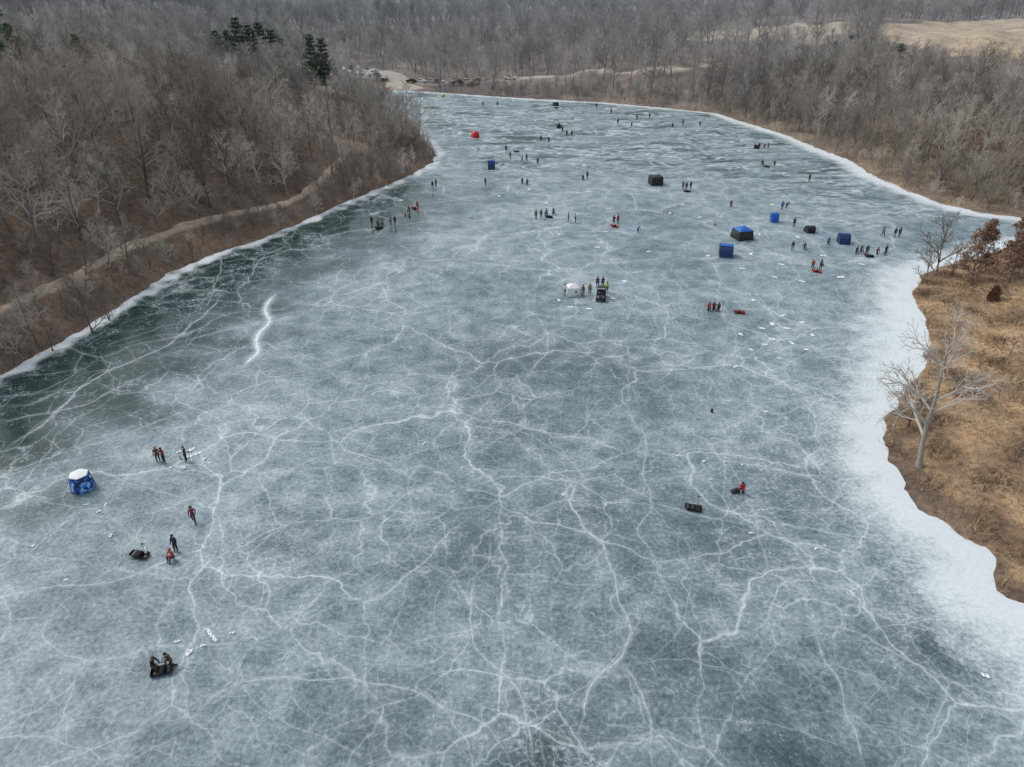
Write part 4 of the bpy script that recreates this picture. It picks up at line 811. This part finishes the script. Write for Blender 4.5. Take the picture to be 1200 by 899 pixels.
# ------------------------------------------------------------ vehicles
PA={k:simple('paint_'+k,v,.25,.04) for k,v in {'white':(.75,.75,.75),'silver':(.45,.46,.47),'black':(.02,.02,.022),'red':(.4,.03,.03),'blue':(.03,.07,.22),'grey':(.14,.145,.15),'tan':(.35,.29,.2)}.items()}
M_glass=simple('car_glass',(.02,.025,.03),.08)
def car_proto(kind):
    body_=MB(); W_=.9
    if kind=='suv': prof=[(-2.3,.35),(-2.35,.95),(-2.15,1.0),(-1.85,1.62),(-.1,1.68),(.75,1.10),(2.0,.98),(2.3,.75),(2.3,.35)]; cab=[(-1.93,1.12),(-1.7,1.55),(-.15,1.60),(.55,1.14)]
    elif kind=='sedan': prof=[(-2.25,.35),(-2.3,.85),(-1.6,.98),(-.95,1.42),(.1,1.45),(.95,1.0),(2.05,.85),(2.25,.6),(2.25,.35)]; cab=[(-1.42,1.0),(-.88,1.36),(.08,1.39),(.8,1.02)]
    else: prof=[(-2.8,.5),(-2.8,1.1),(-.7,1.12),(-.6,1.78),(.55,1.80),(1.15,1.2),(2.5,1.12),(2.75,.85),(2.75,.5)]; cab=[(-.52,1.25),(-.5,1.68),(.48,1.70),(.98,1.25)]
    n=len(prof); vs=[]
    for xx in(-W_,-W_*.97,W_*.97,W_):
        for (a,b) in prof:
            ins=1-.16*max(0,(b-1.0)/.7); vs.append((xx*ins,a*(.985 if abs(xx)==W_ else 1),b-(.03 if abs(xx)==W_ and b>.5 else 0)))
    fs=[(i*n+k,i*n+(k+1)%n,(i+1)*n+(k+1)%n,(i+1)*n+k) for i in range(3) for k in range(n)]+[tuple(reversed(range(n))),tuple(3*n+k for k in range(n))]
    body_.add(vs,fs); B_=body_.mesh('body',PA['white']); SG=[]
    for sx in(-1,1): g1=MB(); g1.add([(sx*(W_*(1-.16*max(0,(b-1.0)/.7))+.006),a,b) for a,b in cab],[(0,1,2,3)]); SG.append(g1.mesh('side_window',M_glass))
    i_=[k for k in range(n-1) if prof[k][1]>1.35 and prof[k+1][1]<prof[k][1]-.2][0]; A=prof[i_];Bp=prof[i_+1]; w1=MB()
    w1.add([(sx*W_*(.78 if t<.5 else .86),A[0]+(Bp[0]-A[0])*t+.03,A[1]+(Bp[1]-A[1])*t+.02) for t,sx in((.1,-1),(.1,1),(.92,1),(.92,-1))],[(0,1,2,3)]); WS=w1.mesh('windscreen',M_glass)
    yb,yf=prof[0][0],prof[-1][0]; hl=[]; 
    for sx in(-1,1): q=MB(); q.box((sx*.65,yf-.02,.78 if kind!='pickup' else .88),(.32,.10,.14),.03); hl.append(q.mesh('headlight',M_lamp)); q=MB(); q.box((sx*.75,yb-.0,.85),(.16,.08,.22),.02); hl.append(q.mesh('tail_light',M_red))
    return B_,SG,WS,hl,(-.62*abs(yb),.62*yf),(.36 if kind!='pickup' else .42)
CP={k:car_proto(k) for k in('suv','sedan','pickup')}
def car(px_,py_,kind,col,rz,label,group):
    x,y=G(px_,py_); z=hz1(x,y)+.5; B_,SG,WS,hl,wy,wr=CP[kind]; root=empty('parked_pickup' if kind=='pickup' else 'parked_car',(x,y,z),R(rz)); tag(root,label,'pickup truck' if kind=='pickup' else 'car',group)
    o=link('body',B_,root); o.material_slots[0].link='OBJECT'; o.material_slots[0].material=PA[col]; link('windscreen',WS,root)
    for m_ in SG: link('side_window',m_,root)
    for m_ in hl: link(m_.name.split('.')[0],m_,root)
    for sx in(-.8,.8):
        for q in wy: wheel(root,sx,q,wr,.24)
random.seed(11)
rows=[('the front row on the gravel parking ground',[(412,95),(420,94),(428,95),(437,96),(446,97)]),('the middle row on the gravel parking ground',[(407,90),(415,89),(424,89),(433,90),(442,91),(451,94)]),('the back row on the gravel parking ground',[(404,84),(412,83),(420,83),(429,83),(438,85)]),
('the line parked along the far shore road',[(482,98),(492,98),(503,99),(515,99),(524,99),(536,100),(548,99),(558,98),(598,95)]),('the cars glimpsed through trees left of the parking ground',[(345,85),(354,85),(364,86),(375,86),(384,87),(392,88)])]
N_=['leftmost','second from left','third from left','fourth from left','fifth from left','sixth from left','seventh from left','eighth from left','rightmost']
for nm,cs_ in rows:
    for j,(a,b) in enumerate(cs_):
        kd=random.choice(['suv','pickup','sedan','suv','pickup']); cl_=random.choice(['white','white','silver','black','grey','blue','tan','white','silver','red']); 
        if a==598: kd,cl_='pickup','white'
        car(a,b,kd,cl_,random.choice([90,-90,80]) if 'road' in nm else random.choice([8,-5,185,20]),f"{cl_} {'pickup' if kd=='pickup' else kd if kd=='sedan' else 'wagon'}, {N_[j]} of {nm}",'vehicles parked at the far end of the lake')
